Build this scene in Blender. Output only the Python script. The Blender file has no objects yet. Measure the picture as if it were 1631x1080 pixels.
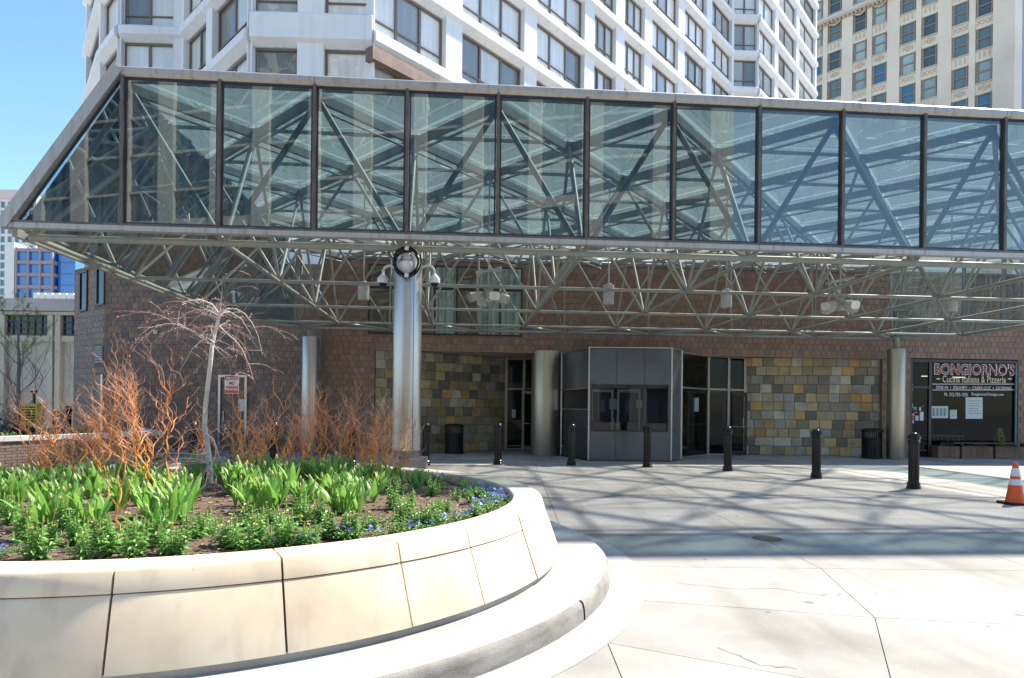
import bpy, math, random
from mathutils import Vector, Matrix
R = math.radians
rng = random.Random(7)
scene = bpy.context.scene

# ------------------------------------------------------------------ camera, sky, sun, exposure
CAM_H = 1.55
FOCAL = 1050.0            # in pixels of the 1631 px wide photograph
ROLL = 0.0105
HORIZON = 650.0
cam_data = bpy.data.cameras.new('camera')
cam = bpy.data.objects.new('camera', cam_data)
scene.collection.objects.link(cam)
cam.location = (0, 0, CAM_H)
cam.rotation_euler = (R(90), -ROLL, 0)
cam_data.sensor_width = 36
cam_data.lens = 36 * FOCAL / 1631
cam_data.shift_y = (HORIZON - 540) / 1631
cam_data.clip_start = 0.05
cam_data.clip_end = 3000
scene.camera = cam

SUN = Vector((0.70, 0.585, 1.0)).normalized()      # direction towards the sun
world = bpy.data.worlds.new('World')
scene.world = world
world.use_nodes = True
wn = world.node_tree.nodes
wl = world.node_tree.links
sky = wn.new('ShaderNodeTexSky')
sky.sky_type = 'NISHITA'
sky.sun_disc = False
sky.sun_elevation = math.asin(SUN.z)
sky.sun_rotation = math.atan2(SUN.x, SUN.y)
sky.air_density = 1.0
sky.dust_density = 0.35
sky.ozone_density = 2.8
wn['Background'].inputs[1].default_value = 0.064
hsv = wn.new('ShaderNodeHueSaturation'); hsv.inputs['Saturation'].default_value = 1.1
wl.new(sky.outputs[0], hsv.inputs['Color']); wl.new(hsv.outputs[0], wn['Background'].inputs[0])
sun_data = bpy.data.lights.new('sun', 'SUN')
sun_data.energy = 2.55
sun_data.angle = R(2.0)
sun_data.color = (1.0, 0.93, 0.82)
sun = bpy.data.objects.new('sun', sun_data)
scene.collection.objects.link(sun)
sun.rotation_euler = SUN.to_track_quat('Z', 'Y').to_euler()
sun.location = (20, 20, 40)
scene.view_settings.view_transform = 'Standard'
scene.view_settings.look = 'None'
scene.view_settings.exposure = 2.32
scene.view_settings.gamma = 1.0
scene.view_settings.use_curve_mapping = False
scene.render.engine = 'CYCLES'
scene.cycles.use_denoising = True
scene.cycles.max_bounces = 7
scene.cycles.transparent_max_bounces = 16
scene.cycles.caustics_reflective = False
scene.cycles.caustics_refractive = False

def at(px, py, Y):
    """world point at depth Y seen at photograph pixel (px, py)"""
    a = px - 815.5
    b = HORIZON - py
    return Vector(((a - ROLL * b) / FOCAL * Y, Y, CAM_H + (b + ROLL * a) / FOCAL * Y))

def on_plane(px, py, z):
    a = px - 815.5
    b = HORIZON - py
    Y = (z - CAM_H) * FOCAL / (b + ROLL * a)
    return at(px, py, Y)

# ------------------------------------------------------------------ mesh helpers
class MB:
    def __init__(s):
        s.v = []; s.f = []; s.c = []
        s.col = None
    def add(s, vs, fs):
        n = len(s.v)
        s.v += [tuple(p) for p in vs]
        s.f += [tuple(i + n for i in q) for q in fs]
        if s.col is not None:
            s.c += [s.col] * len(vs)
    def box(s, x0, x1, y0, y1, z0, z1):
        s.add([(x0,y0,z0),(x1,y0,z0),(x1,y1,z0),(x0,y1,z0),(x0,y0,z1),(x1,y0,z1),(x1,y1,z1),(x0,y1,z1)],
              [(0,3,2,1),(4,5,6,7),(0,1,5,4),(1,2,6,5),(2,3,7,6),(3,0,4,7)])
        return s
    def obox(s, M, sx, sy, sz):
        """box of full sizes, centred, placed by the matrix M"""
        h = [(a*sx/2, b*sy/2, c*sz/2) for c in (-1,1) for a, b in ((-1,-1),(1,-1),(1,1),(-1,1))]
        s.add([M @ Vector(p) for p in h], [(0,3,2,1),(4,5,6,7),(0,1,5,4),(1,2,6,5),(2,3,7,6),(3,0,4,7)])
        return s
    def bar(s, p0, p1, w, d, up=(0,0,1)):
        p0 = Vector(p0); p1 = Vector(p1)
        z = (p1 - p0); L = z.length; z.normalize()
        x = Vector(up).cross(z)
        if x.length < 1e-4: x = Vector((1,0,0)).cross(z)
        if x.length < 1e-4: x = Vector((0,1,0)).cross(z)
        x.normalize(); y = z.cross(x)
        M = Matrix((x, y, z)).transposed().to_4x4()
        M.translation = (p0 + p1) / 2
        return s.obox(M, w, d, L)
    def path(s, pts, rad, n=6, caps=True, cols=None):
        pts = [Vector(p) for p in pts]
        if not hasattr(rad, '__len__'): rad = [rad] * len(pts)
        base = len(s.v)
        ref = Vector((0.31, 0.17, 0.93))
        for i, p in enumerate(pts):
            d = (pts[min(i+1, len(pts)-1)] - pts[max(i-1, 0)])
            if d.length < 1e-9: d = Vector((0,0,1))
            d.normalize()
            x = ref.cross(d)
            if x.length < 0.05: x = Vector((1,0,0)).cross(d)
            x.normalize(); y = d.cross(x)
            for k in range(n):
                a = 2*math.pi*k/n
                s.v.append(tuple(p + (x*math.cos(a) + y*math.sin(a)) * rad[i]))
                if s.col is not None or cols: s.c.append(cols[i] if cols else s.col)
        for i in range(len(pts)-1):
            for k in range(n):
                a = base + i*n + k; b = base + i*n + (k+1) % n
                s.f.append((a, b, b+n, a+n))
        if caps:
            s.f.append(tuple(base + k for k in reversed(range(n))))
            e = base + (len(pts)-1)*n
            s.f.append(tuple(e + k for k in range(n)))
        return s
    def tube(s, p0, p1, r, n=10):
        return s.path([p0, p1], r, n)
    def lathe(s, prof, c=(0,0,0), n=24, a0=0.0, a1=2*math.pi):
        full = abs(a1 - a0 - 2*math.pi) < 1e-6
        m = n if full else n + 1
        base = len(s.v)
        for r, z in prof:
            for k in range(m):
                a = a0 + (a1-a0)*k/n
                s.v.append((c[0]+r*math.cos(a), c[1]+r*math.sin(a), c[2]+z))
                if s.col is not None: s.c.append(s.col)
        for i in range(len(prof)-1):
            for k in range(n if full else n):
                k2 = (k+1) % m
                a = base+i*m+k; b = base+i*m+k2
                s.f.append((a, b, b+m, a+m))
        return s
    def quad(s, *p):
        s.add(p, [tuple(range(len(p)))]); return s
    def prism(s, poly, z0, z1):
        n = len(poly)
        s.add([(p[0],p[1],z0) for p in poly] + [(p[0],p[1],z1) for p in poly],
              [tuple(reversed(range(n))), tuple(range(n, 2*n))] + [(i,(i+1)%n,(i+1)%n+n,i+n) for i in range(n)])
        return s
    def mesh(s, name, mat, smooth=False):
        me = bpy.data.meshes.new(name)
        me.from_pydata(s.v, [], s.f)
        me.materials.append(mat)
        if smooth:
            me.polygons.foreach_set('use_smooth', [True]*len(me.polygons))
            try: me.set_sharp_from_angle(angle=R(40))
            except Exception: pass
        if s.c:
            at_ = me.color_attributes.new('Col', 'FLOAT_COLOR', 'POINT')
            flat = []
            for c in s.c: flat += [c[0], c[1], c[2], 1.0]
            at_.data.foreach_set('color', flat)
        me.update()
        return me
    def build(s, name, mat, parent=None, smooth=False):
        return link(name, s.mesh(name, mat, smooth), parent)

def link(name, data, parent=None):
    o = bpy.data.objects.new(name, data)
    scene.collection.objects.link(o)
    if parent is not None: setp(o, parent)
    return o

def world_off(o):
    v = Vector(o.location)
    if o.parent is not None: v += o.matrix_parent_inverse.translation + world_off(o.parent)
    return v
def setp(o, parent):
    """child whose mesh is in world coordinates; the parents only translate"""
    o.parent = parent
    o.matrix_parent_inverse = Matrix.Translation(-world_off(parent))

def tag(o, label=None, cat=None, group=None, kind=None):
    if label: o['label'] = label
    if cat: o['category'] = cat
    if group: o['group'] = group
    if kind: o['kind'] = kind
    return o

def thing(name, label, cat, loc=(0,0,0), group=None):
    o = bpy.data.objects.new(name, None)
    o.empty_display_size = 0.2
    scene.collection.objects.link(o)
    o.location = loc
    return tag(o, label, cat, group)

def copy_tree(o, parent=None):
    c = o.copy(); scene.collection.objects.link(c)
    if parent is not None:
        c.parent = parent
        c.matrix_parent_inverse = o.matrix_parent_inverse.copy()
    for ch in list(o.children): copy_tree(ch, c)
    return c

# ------------------------------------------------------------------ materials
MATS = {}
def mat(name, c, c2=None, sc=3.0, r=0.6, m=0.0, bump=0.0, bsc=60.0, rnd=0.0, rrough=0.0, spec=0.5,
        local=False, stretch=None, lo=0.35, hi=0.65, c3=None, sc3=0.4, trans=0.0, spots=None, streak=None):
    ma = bpy.data.materials.new(name); ma.use_nodes = True
    MATS[name] = ma
    N = ma.node_tree.nodes; L = ma.node_tree.links
    b = N['Principled BSDF']
    b.inputs['Roughness'].default_value = r
    b.inputs['Metallic'].default_value = m
    b.inputs['Specular IOR Level'].default_value = spec
    if local:
        pos = N.new('ShaderNodeTexCoord').outputs['Object']
    else:
        pos = N.new('ShaderNodeNewGeometry').outputs['Position']
    if stretch:
        mp = N.new('ShaderNodeMapping'); mp.inputs['Scale'].default_value = stretch
        L.new(pos, mp.inputs['Vector']); pos = mp.outputs[0]
    out = None
    if c2 is not None:
        no = N.new('ShaderNodeTexNoise'); no.inputs['Scale'].default_value = sc
        no.inputs['Detail'].default_value = 8; no.inputs['Roughness'].default_value = 0.65
        L.new(pos, no.inputs['Vector'])
        ra = N.new('ShaderNodeMapRange'); ra.inputs[1].default_value = lo; ra.inputs[2].default_value = hi
        L.new(no.outputs[0], ra.inputs[0])
        mx = N.new('ShaderNodeMix'); mx.data_type = 'RGBA'
        mx.inputs[6].default_value = (*c, 1); mx.inputs[7].default_value = (*c2, 1)
        L.new(ra.outputs[0], mx.inputs[0])
        out = mx.outputs[2]
        if rrough:
            rr = N.new('ShaderNodeMapRange'); rr.inputs[3].default_value = r - rrough; rr.inputs[4].default_value = r + rrough
            L.new(no.outputs[0], rr.inputs[0]); L.new(rr.outputs[0], b.inputs['Roughness'])
        if c3 is not None:
            n3 = N.new('ShaderNodeTexNoise'); n3.inputs['Scale'].default_value = sc3; n3.inputs['Detail'].default_value = 6
            L.new(pos, n3.inputs['Vector'])
            r3 = N.new('ShaderNodeMapRange'); r3.inputs[1].default_value = 0.5; r3.inputs[2].default_value = 0.72
            L.new(n3.outputs[0], r3.inputs[0])
            m3 = N.new('ShaderNodeMix'); m3.data_type = 'RGBA'; m3.inputs[7].default_value = (*c3, 1)
            L.new(out, m3.inputs[6]); L.new(r3.outputs[0], m3.inputs[0]); out = m3.outputs[2]
    if spots:
        vo = N.new('ShaderNodeTexVoronoi'); vo.inputs['Scale'].default_value = spots[0]
        L.new(pos, vo.inputs['Vector'])
        sw = N.new('ShaderNodeSeparateColor'); L.new(vo.outputs['Color'], sw.inputs[0])
        th = N.new('ShaderNodeMath'); th.operation = 'MULTIPLY'; th.inputs[1].default_value = spots[1]
        L.new(sw.outputs[0], th.inputs[0])
        lt = N.new('ShaderNodeMath'); lt.operation = 'LESS_THAN'
        L.new(vo.outputs['Distance'], lt.inputs[0]); L.new(th.outputs[0], lt.inputs[1])
        g2 = N.new('ShaderNodeMath'); g2.operation = 'GREATER_THAN'; g2.inputs[1].default_value = 0.5
        L.new(sw.outputs[1], g2.inputs[0])
        mu = N.new('ShaderNodeMath'); mu.operation = 'MULTIPLY'; L.new(lt.outputs[0], mu.inputs[0]); L.new(g2.outputs[0], mu.inputs[1])
        m4 = N.new('ShaderNodeMath'); m4.operation = 'MULTIPLY'; m4.inputs[1].default_value = 0.7; L.new(mu.outputs[0], m4.inputs[0])
        ms = N.new('ShaderNodeMix'); ms.data_type = 'RGBA'; ms.inputs[7].default_value = (*spots[2], 1)
        L.new(out, ms.inputs[6]); L.new(m4.outputs[0], ms.inputs[0]); out = ms.outputs[2]
    if streak:
        mps = N.new('ShaderNodeMapping'); mps.inputs['Scale'].default_value = streak[0]; mps.inputs['Rotation'].default_value = (0, 0, streak[3])
        L.new(pos, mps.inputs['Vector'])
        ns = N.new('ShaderNodeTexNoise'); ns.inputs['Scale'].default_value = 1.0; ns.inputs['Detail'].default_value = 5
        L.new(mps.outputs[0], ns.inputs['Vector'])
        rs = N.new('ShaderNodeMapRange'); rs.inputs[1].default_value = 0.52; rs.inputs[2].default_value = 0.74; rs.inputs[4].default_value = streak[2]
        L.new(ns.outputs[0], rs.inputs[0])
        mk = N.new('ShaderNodeMix'); mk.data_type = 'RGBA'; mk.inputs[7].default_value = (*streak[1], 1)
        L.new(out, mk.inputs[6]); L.new(rs.outputs[0], mk.inputs[0]); out = mk.outputs[2]
    if rnd:
        oi = N.new('ShaderNodeObjectInfo'); ge = N.new('ShaderNodeNewGeometry')
        ad = N.new('ShaderNodeMath'); ad.operation = 'ADD'
        L.new(oi.outputs['Random'], ad.inputs[0]); L.new(ge.outputs['Random Per Island'], ad.inputs[1])
        fr = N.new('ShaderNodeMath'); fr.operation = 'FRACT'; L.new(ad.outputs[0], fr.inputs[0])
        ml = N.new('ShaderNodeMapRange'); ml.inputs[3].default_value = 1 - rnd; ml.inputs[4].default_value = 1 + rnd
        L.new(fr.outputs[0], ml.inputs[0])
        mm = N.new('ShaderNodeMix'); mm.data_type = 'RGBA'; mm.blend_type = 'MULTIPLY'; mm.inputs[0].default_value = 1
        if out is None: mm.inputs[6].default_value = (*c, 1)
        else: L.new(out, mm.inputs[6])
        cb = N.new('ShaderNodeCombineColor')
        for i in range(3): L.new(ml.outputs[0], cb.inputs[i])
        L.new(cb.outputs[0], mm.inputs[7]); out = mm.outputs[2]
    if out is None: b.inputs['Base Color'].default_value = (*c, 1)
    else: L.new(out, b.inputs['Base Color'])
    if bump:
        nb = N.new('ShaderNodeTexNoise'); nb.inputs['Scale'].default_value = bsc; nb.inputs['Detail'].default_value = 6
        L.new(pos, nb.inputs['Vector'])
        bu = N.new('ShaderNodeBump'); bu.inputs['Strength'].default_value = bump; bu.inputs['Distance'].default_value = 0.02
        L.new(nb.outputs[0], bu.inputs['Height']); L.new(bu.outputs[0], b.inputs['Normal'])
    if trans:
        tr = N.new('ShaderNodeBsdfTranslucent'); mi = N.new('ShaderNodeMixShader'); mi.inputs[0].default_value = trans
        if out is None: tr.inputs[0].default_value = (*c, 1)
        else: L.new(out, tr.inputs[0])
        L.new(b.outputs[0], mi.inputs[1]); L.new(tr.outputs[0], mi.inputs[2])
        L.new(mi.outputs[0], N['Material Output'].inputs[0])
    return ma

def glass(name, tint, refl=0.12, rough=0.0, haze=0.0, hazecol=(0.6,0.65,0.65), refcol=(0.9,0.95,1.0), wave=0.0, dirt=0.0, ior=1.45):
    ma = bpy.data.materials.new(name); ma.use_nodes = True
    MATS[name] = ma
    N = ma.node_tree.nodes; L = ma.node_tree.links
    N.remove(N['Principled BSDF'])
    tr = N.new('ShaderNodeBsdfTransparent'); tr.inputs[0].default_value = (*tint, 1)
    gl = N.new('ShaderNodeBsdfGlossy'); gl.inputs[0].default_value = (*refcol, 1); gl.inputs[1].default_value = rough
    fr = N.new('ShaderNodeFresnel'); fr.inputs[0].default_value = ior
    ad = N.new('ShaderNodeMath'); ad.operation = 'ADD'; ad.use_clamp = True; ad.inputs[1].default_value = refl
    L.new(fr.outputs[0], ad.inputs[0])
    mi = N.new('ShaderNodeMixShader')
    L.new(ad.outputs[0], mi.inputs[0]); L.new(tr.outputs[0], mi.inputs[1]); L.new(gl.outputs[0], mi.inputs[2])
    last = mi
    if wave:
        ge = N.new('ShaderNodeNewGeometry')
        no = N.new('ShaderNodeTexNoise'); no.inputs['Scale'].default_value = 0.7; no.inputs['Detail'].default_value = 1
        L.new(ge.outputs['Position'], no.inputs['Vector'])
        bu = N.new('ShaderNodeBump'); bu.inputs['Strength'].default_value = wave; bu.inputs['Distance'].default_value = 0.05
        L.new(no.outputs[0], bu.inputs['Height']); L.new(bu.outputs[0], gl.inputs['Normal'])
    if haze:
        df = N.new('ShaderNodeBsdfDiffuse'); df.inputs[0].default_value = (*hazecol, 1)
        tl = N.new('ShaderNodeBsdfTranslucent'); tl.inputs[0].default_value = (*hazecol, 1)
        m0 = N.new('ShaderNodeMixShader'); L.new(df.outputs[0], m0.inputs[1]); L.new(tl.outputs[0], m0.inputs[2]); m0.inputs[0].default_value = 0.72
        m2 = N.new('ShaderNodeMixShader'); m2.inputs[0].default_value = haze
        if dirt:
            g2 = N.new('ShaderNodeNewGeometry')
            mp = N.new('ShaderNodeMapping'); mp.inputs['Scale'].default_value = (14, 14, 0.6)
            L.new(g2.outputs['Position'], mp.inputs[0])
            n2 = N.new('ShaderNodeTexNoise'); n2.inputs['Scale'].default_value = 1.0; n2.inputs['Detail'].default_value = 6
            L.new(mp.outputs[0], n2.inputs['Vector'])
            r2 = N.new('ShaderNodeMapRange'); r2.inputs[1].default_value = 0.4; r2.inputs[2].default_value = 0.75
            r2.inputs[3].default_value = haze; r2.inputs[4].default_value = haze + dirt
            L.new(n2.outputs[0], r2.inputs[0]); L.new(r2.outputs[0], m2.inputs[0])
        L.new(mi.outputs[0], m2.inputs[1]); L.new(m0.outputs[0], m2.inputs[2]); last = m2
    L.new(last.outputs[0], N['Material Output'].inputs[0])
    return ma

def pane_mat(name, cols, rough=0.03, spec=0.5, ior=1.5):
    """window pane seen from far: dark room or pale blind behind, sharp reflection in front"""
    ma = bpy.data.materials.new(name); ma.use_nodes = True
    MATS[name] = ma
    N = ma.node_tree.nodes; L = ma.node_tree.links
    b = N['Principled BSDF']; b.inputs['Roughness'].default_value = rough
    b.inputs['IOR'].default_value = ior; b.inputs['Specular IOR Level'].default_value = spec
    oi = N.new('ShaderNodeObjectInfo'); ge = N.new('ShaderNodeNewGeometry')
    ad = N.new('ShaderNodeMath'); ad.operation = 'ADD'
    L.new(oi.outputs['Random'], ad.inputs[0]); L.new(ge.outputs['Random Per Island'], ad.inputs[1])
    fr = N.new('ShaderNodeMath'); fr.operation = 'FRACT'; L.new(ad.outputs[0], fr.inputs[0])
    cr = N.new('ShaderNodeValToRGB'); cr.color_ramp.interpolation = 'CONSTANT'
    e = cr.color_ramp.elements
    while len(e) < len(cols): e.new(0.5)
    for i, c in enumerate(cols):
        e[i].position = i / len(cols); e[i].color = (*c, 1)
    L.new(fr.outputs[0], cr.inputs[0])
    # soft vertical bands: the shade of drawn curtain folds put into the colour
    mp = N.new('ShaderNodeMapping'); mp.inputs['Scale'].default_value = (6, 6, 0.3)
    L.new(ge.outputs['Position'], mp.inputs[0])
    no = N.new('ShaderNodeTexNoise'); no.inputs['Scale'].default_value = 1.0; no.inputs['Detail'].default_value = 2
    L.new(mp.outputs[0], no.inputs['Vector'])
    ra = N.new('ShaderNodeMapRange'); ra.inputs[3].default_value = 0.75; ra.inputs[4].default_value = 1.2
    L.new(no.outputs[0], ra.inputs[0])
    mm = N.new('ShaderNodeMix'); mm.data_type = 'RGBA'; mm.blend_type = 'MULTIPLY'; mm.inputs[0].default_value = 1
    cb = N.new('ShaderNodeCombineColor')
    for i in range(3): L.new(ra.outputs[0], cb.inputs[i])
    L.new(cr.outputs[0], mm.inputs[6]); L.new(cb.outputs[0], mm.inputs[7])
    L.new(mm.outputs[2], b.inputs['Base Color'])
    n2 = N.new('ShaderNodeTexNoise'); n2.inputs['Scale'].default_value = 1.3
    L.new(ge.outputs['Position'], n2.inputs['Vector'])
    bu = N.new('ShaderNodeBump'); bu.inputs['Strength'].default_value = 0.06; bu.inputs['Distance'].default_value = 0.1
    L.new(n2.outputs[0], bu.inputs['Height']); L.new(bu.outputs[0], b.inputs['Normal'])
    return ma

def attr_mat(name, r=0.6, trans=0.0):
    ma = bpy.data.materials.new(name); ma.use_nodes = True
    MATS[name] = ma
    N = ma.node_tree.nodes; L = ma.node_tree.links
    b = N['Principled BSDF']; b.inputs['Roughness'].default_value = r
    a = N.new('ShaderNodeAttribute'); a.attribute_name = 'Col'
    L.new(a.outputs['Color'], b.inputs['Base Color'])
    if trans:
        tr = N.new('ShaderNodeBsdfTranslucent'); mi = N.new('ShaderNodeMixShader'); mi.inputs[0].default_value = trans
        L.new(a.outputs['Color'], tr.inputs[0])
        L.new(b.outputs[0], mi.inputs[1]); L.new(tr.outputs[0], mi.inputs[2]); L.new(mi.outputs[0], N['Material Output'].inputs[0])
    return ma

def emit(name, c, s):
    ma = bpy.data.materials.new(name); ma.use_nodes = True
    b = ma.node_tree.nodes['Principled BSDF']
    b.inputs['Base Color'].default_value = (*c, 1)
    b.inputs['Emission Color'].default_value = (*c, 1); b.inputs['Emission Strength'].default_value = s
    MATS[name] = ma
    return ma

m_concrete = mat('plaza_concrete', (0.25,0.235,0.213), (0.335,0.318,0.294), sc=0.9, r=0.85, bump=0.2, bsc=90, rnd=0.07, c3=(0.175,0.163,0.143), sc3=0.7, spots=(3.3,0.13,(0.10,0.095,0.085)), streak=((2.6,0.22,1.0),(0.13,0.12,0.105),0.55,0.5))
m_groundc = mat('ground_concrete', (0.30,0.29,0.28), (0.38,0.37,0.35), sc=0.6, r=0.9)
m_joint = mat('joint_dark', (0.11,0.10,0.09), r=0.95)
m_kerb = mat('kerb_concrete', (0.33,0.315,0.29), (0.41,0.395,0.37), sc=3, r=0.85, bump=0.25, bsc=120, c3=(0.27,0.25,0.22), sc3=1.6)
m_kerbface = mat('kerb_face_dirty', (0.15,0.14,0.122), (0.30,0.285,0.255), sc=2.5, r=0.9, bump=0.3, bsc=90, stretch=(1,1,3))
m_lime = mat('limestone', (0.68,0.54,0.365), (0.73,0.62,0.455), sc=1.7, r=0.75, bump=0.12, bsc=420, rnd=0.08, c3=(0.56,0.44,0.30), sc3=1.5, spots=(9.0,0.06,(0.3,0.25,0.18)), streak=((9,9,0.5),(0.46,0.36,0.25),0.5,0.0))
m_mulch = mat('mulch', (0.07,0.042,0.026), (0.17,0.115,0.075), sc=26, r=0.95, bump=1.0, bsc=70)
m_steel = mat('brushed_steel', (0.40,0.39,0.36), (0.50,0.49,0.46), sc=2.0, r=0.42, m=1.0, stretch=(8,8,0.15), rrough=0.1)
m_bronze_steel = mat('satin_bronze_steel', (0.36,0.33,0.27), (0.45,0.41,0.34), sc=2.0, r=0.44, m=1.0, stretch=(8,8,0.15), rrough=0.1)
m_trim = mat('pale_metal_trim', (0.45,0.44,0.42), r=0.35, m=0.9)
m_frame = mat('strut_paint', (0.20,0.222,0.205), (0.275,0.292,0.27), sc=5, r=0.5, c3=(0.30,0.26,0.19), sc3=2.4, rnd=0.06)
m_beam = mat('beam_paint', (0.17,0.195,0.185), (0.22,0.24,0.225), sc=4, r=0.55)
m_fascia = mat('fascia_metal', (0.36,0.35,0.33), (0.47,0.46,0.44), sc=1.5, r=0.45, m=0.5, stretch=(6,6,0.5), c3=(0.28,0.25,0.22), sc3=1.5)
m_mull = mat('mullion_bronze', (0.09,0.075,0.065), (0.15,0.13,0.115), sc=4, r=0.45, m=0.4)
m_gasket = mat('gasket', (0.02,0.025,0.035), r=0.6)
m_cglass = glass('canopy_glass', (0.40,0.53,0.54), refl=0.085, haze=0.015, hazecol=(0.45,0.5,0.5), wave=0.02, dirt=0.06, refcol=(0.86,0.95,0.96))
m_rglass = glass('roof_glass', (0.93,0.96,0.95), refl=0.0, haze=0.20, hazecol=(0.72,0.80,0.79))
m_tile = mat('brown_tile', (0.185,0.112,0.074), (0.23,0.145,0.10), sc=7, r=0.55, rnd=0.14, bump=0.2, bsc=60)
m_tile_tan = mat('tan_tile', (0.22,0.155,0.10), (0.26,0.185,0.12), sc=7, r=0.6, rnd=0.12, bump=0.2, bsc=60)
m_tile_grey = mat('grey_brown_tile', (0.125,0.10,0.087), (0.16,0.13,0.11), sc=7, r=0.55, rnd=0.12, bump=0.2, bsc=60)
m_grout = mat('brown_grout', (0.175,0.12,0.088), (0.21,0.15,0.11), sc=4, r=0.9)
m_dkframe = mat('dark_frame', (0.018,0.016,0.015), r=0.4)
m_black = mat('black_gloss_paint', (0.004,0.0045,0.006), r=0.22, spec=0.35, bump=0.03, bsc=30)
m_blackm = mat('black_matt', (0.008,0.008,0.009), r=0.5, spec=0.3)
m_white = mat('white_plaster', (0.72,0.75,0.76), (0.80,0.82,0.82), sc=0.5, r=0.7, c3=(0.66,0.69,0.70), sc3=0.35, stretch=(1,1,0.4), streak=((3.5,3.5,0.35),(0.56,0.57,0.56),0.5,0.0))
m_soffit = mat('soffit_plaster', (0.45,0.43,0.39), (0.55,0.53,0.49), sc=1, r=0.8)
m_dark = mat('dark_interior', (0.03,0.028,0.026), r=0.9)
m_dglass = glass('door_glass', (0.40,0.45,0.45), refl=0.0, ior=1.22)
m_pane = pane_mat('tower_pane', [(0.72,0.74,0.71),(0.30,0.33,0.32),(0.74,0.75,0.70),(0.56,0.60,0.57),(0.66,0.69,0.66),(0.18,0.21,0.20),(0.70,0.72,0.69),(0.42,0.46,0.44)], spec=0.6, ior=1.7)
m_wpane = pane_mat('old_pane', [(0.12,0.19,0.19),(0.26,0.36,0.34),(0.07,0.11,0.12),(0.34,0.45,0.42),(0.06,0.17,0.26)])
m_tframe = mat('tower_window_frame', (0.17,0.14,0.12), r=0.5, m=0.1)
m_bluepane = pane_mat('blue_pane', [(0.05,0.22,0.52),(0.07,0.28,0.60),(0.04,0.15,0.40)], spec=0.7, ior=1.6)
m_mirror = pane_mat('mirror_pane', [(0.03,0.07,0.12),(0.045,0.10,0.17),(0.02,0.05,0.09)], spec=0.7, ior=1.6)
m_navy = pane_mat('navy_pane', [(0.012,0.018,0.03),(0.02,0.028,0.045)], spec=0.4)
m_bronze = mat('entrance_bronze', (0.20,0.18,0.15), (0.26,0.235,0.20), sc=3, r=0.42, m=0.5)

# ------------------------------------------------------------------ ground
tag(MB().quad((-700,-500,-0.03),(700,-500,-0.03),(700,900,-0.03),(-700,900,-0.03)).build('ground', m_groundc), kind='structure')
plaza = tag(MB().box(-24,24,-12,26,-0.026,-0.014).build('plaza', m_joint), kind='structure')
ys = [-12.0, -4.0, 0.5, 3.5, 5.0, 6.5, 9.6, 12.6, 15.6, 18.6, 21.6, 26.0]
xs = [-24,-19.5,-15.5,-11.5,-8,-4.6,-1.6,0.65,3.06,5.25,7.9,10.6,13.4,16.4,20,24]
def gridpt(i, j):
    x, y = xs[j], ys[i]
    if y == 5.0:
        y = {0.65:5.45, 3.06:4.97, 5.25:4.62, 7.9:4.4}.get(x, 5.0)
        if x == 3.06: x = 2.75
    elif y == 3.5:
        y = {0.65:4.37, 3.06:3.62}.get(x, 3.5)
        if x == 3.06: x = 2.12
    elif y == 0.5 and x == 3.06: x = 1.3
    return Vector((x, y, 0))
for i in range(len(ys)-1):
    for j in range(len(xs)-1):
        q = [gridpt(i,j), gridpt(i,j+1), gridpt(i+1,j+1), gridpt(i+1,j)]
        c = sum(q, Vector())/4
        if c.length > 26 and c.y < -3: continue
        poly = []
        for p in q:
            d = c - p
            poly.append(p + Vector((math.copysign(0.0035, d.x), math.copysign(0.0035, d.y), 0)))
        MB().prism(poly, -0.014, 0.0).build('slab', m_concrete, plaza)

m_crack = mat('crack_dark', (0.10,0.092,0.08), r=0.95)
for pts in ([(1.5,5.9),(1.9,5.72),(2.3,5.75),(2.62,5.55),(2.9,5.6)],[(4.1,4.2),(4.35,4.55),(4.3,4.9),(4.6,5.3),(4.55,5.7)],[(2.0,8.6),(2.5,8.75),(2.9,8.6)],[(1.35,4.3),(1.5,4.05),(1.75,3.95)]):
    fine = []
    for a, b in zip(pts[:-1], pts[1:]):
        for i in range(6):
            t = i/6; fine.append(Vector((a[0]+(b[0]-a[0])*t+rng.gauss(0,.012), a[1]+(b[1]-a[1])*t+rng.gauss(0,.012), 0.003)))
    cm = MB()
    for i, p in enumerate(fine):
        d = (fine[min(i+1,len(fine)-1)]-fine[max(i-1,0)]).normalized(); w = rng.uniform(.0012,.0035)
        cm.v += [(p.x-d.y*w,p.y+d.x*w,.003),(p.x+d.y*w,p.y-d.x*w,.003)]
    for i in range(len(fine)-1): cm.f.append((2*i,2*i+1,2*i+3,2*i+2))
    cm.build('crack', m_crack, plaza)

# ------------------------------------------------------------------ planter
PC = Vector((-2.9, 6.5, 0)); RT = 3.2; RB = 3.36; RK = 3.83; RG = 4.15
ring = tag(MB().lathe([(RK-0.05,0.006),(RG,0.006),(RG,-0.01)], PC, 96).build('gutter', m_kerb), kind='structure')
kerb = tag(MB().lathe([(RK-0.03,0.15),(RB-0.3,0.15)], PC, 128).build('kerb', m_kerb), kind='structure')
nk = 11
for k in range(nk):
    a0 = 2*math.pi*k/nk + 0.006 - 0.46; a1 = 2*math.pi*(k+1)/nk - 0.002 - 0.46
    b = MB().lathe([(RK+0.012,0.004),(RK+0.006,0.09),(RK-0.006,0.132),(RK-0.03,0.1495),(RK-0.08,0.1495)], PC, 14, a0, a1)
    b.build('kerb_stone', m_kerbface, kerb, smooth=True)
planter = thing('planter', 'round beige limestone planter full of tulips and twigs beside the driveway', 'planter', PC)
MB().lathe([(RB-0.02,0.149),(RB-0.02,0.2),(RB-0.3,0.2)], PC, 128).build('footing', m_kerb, planter)
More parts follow.
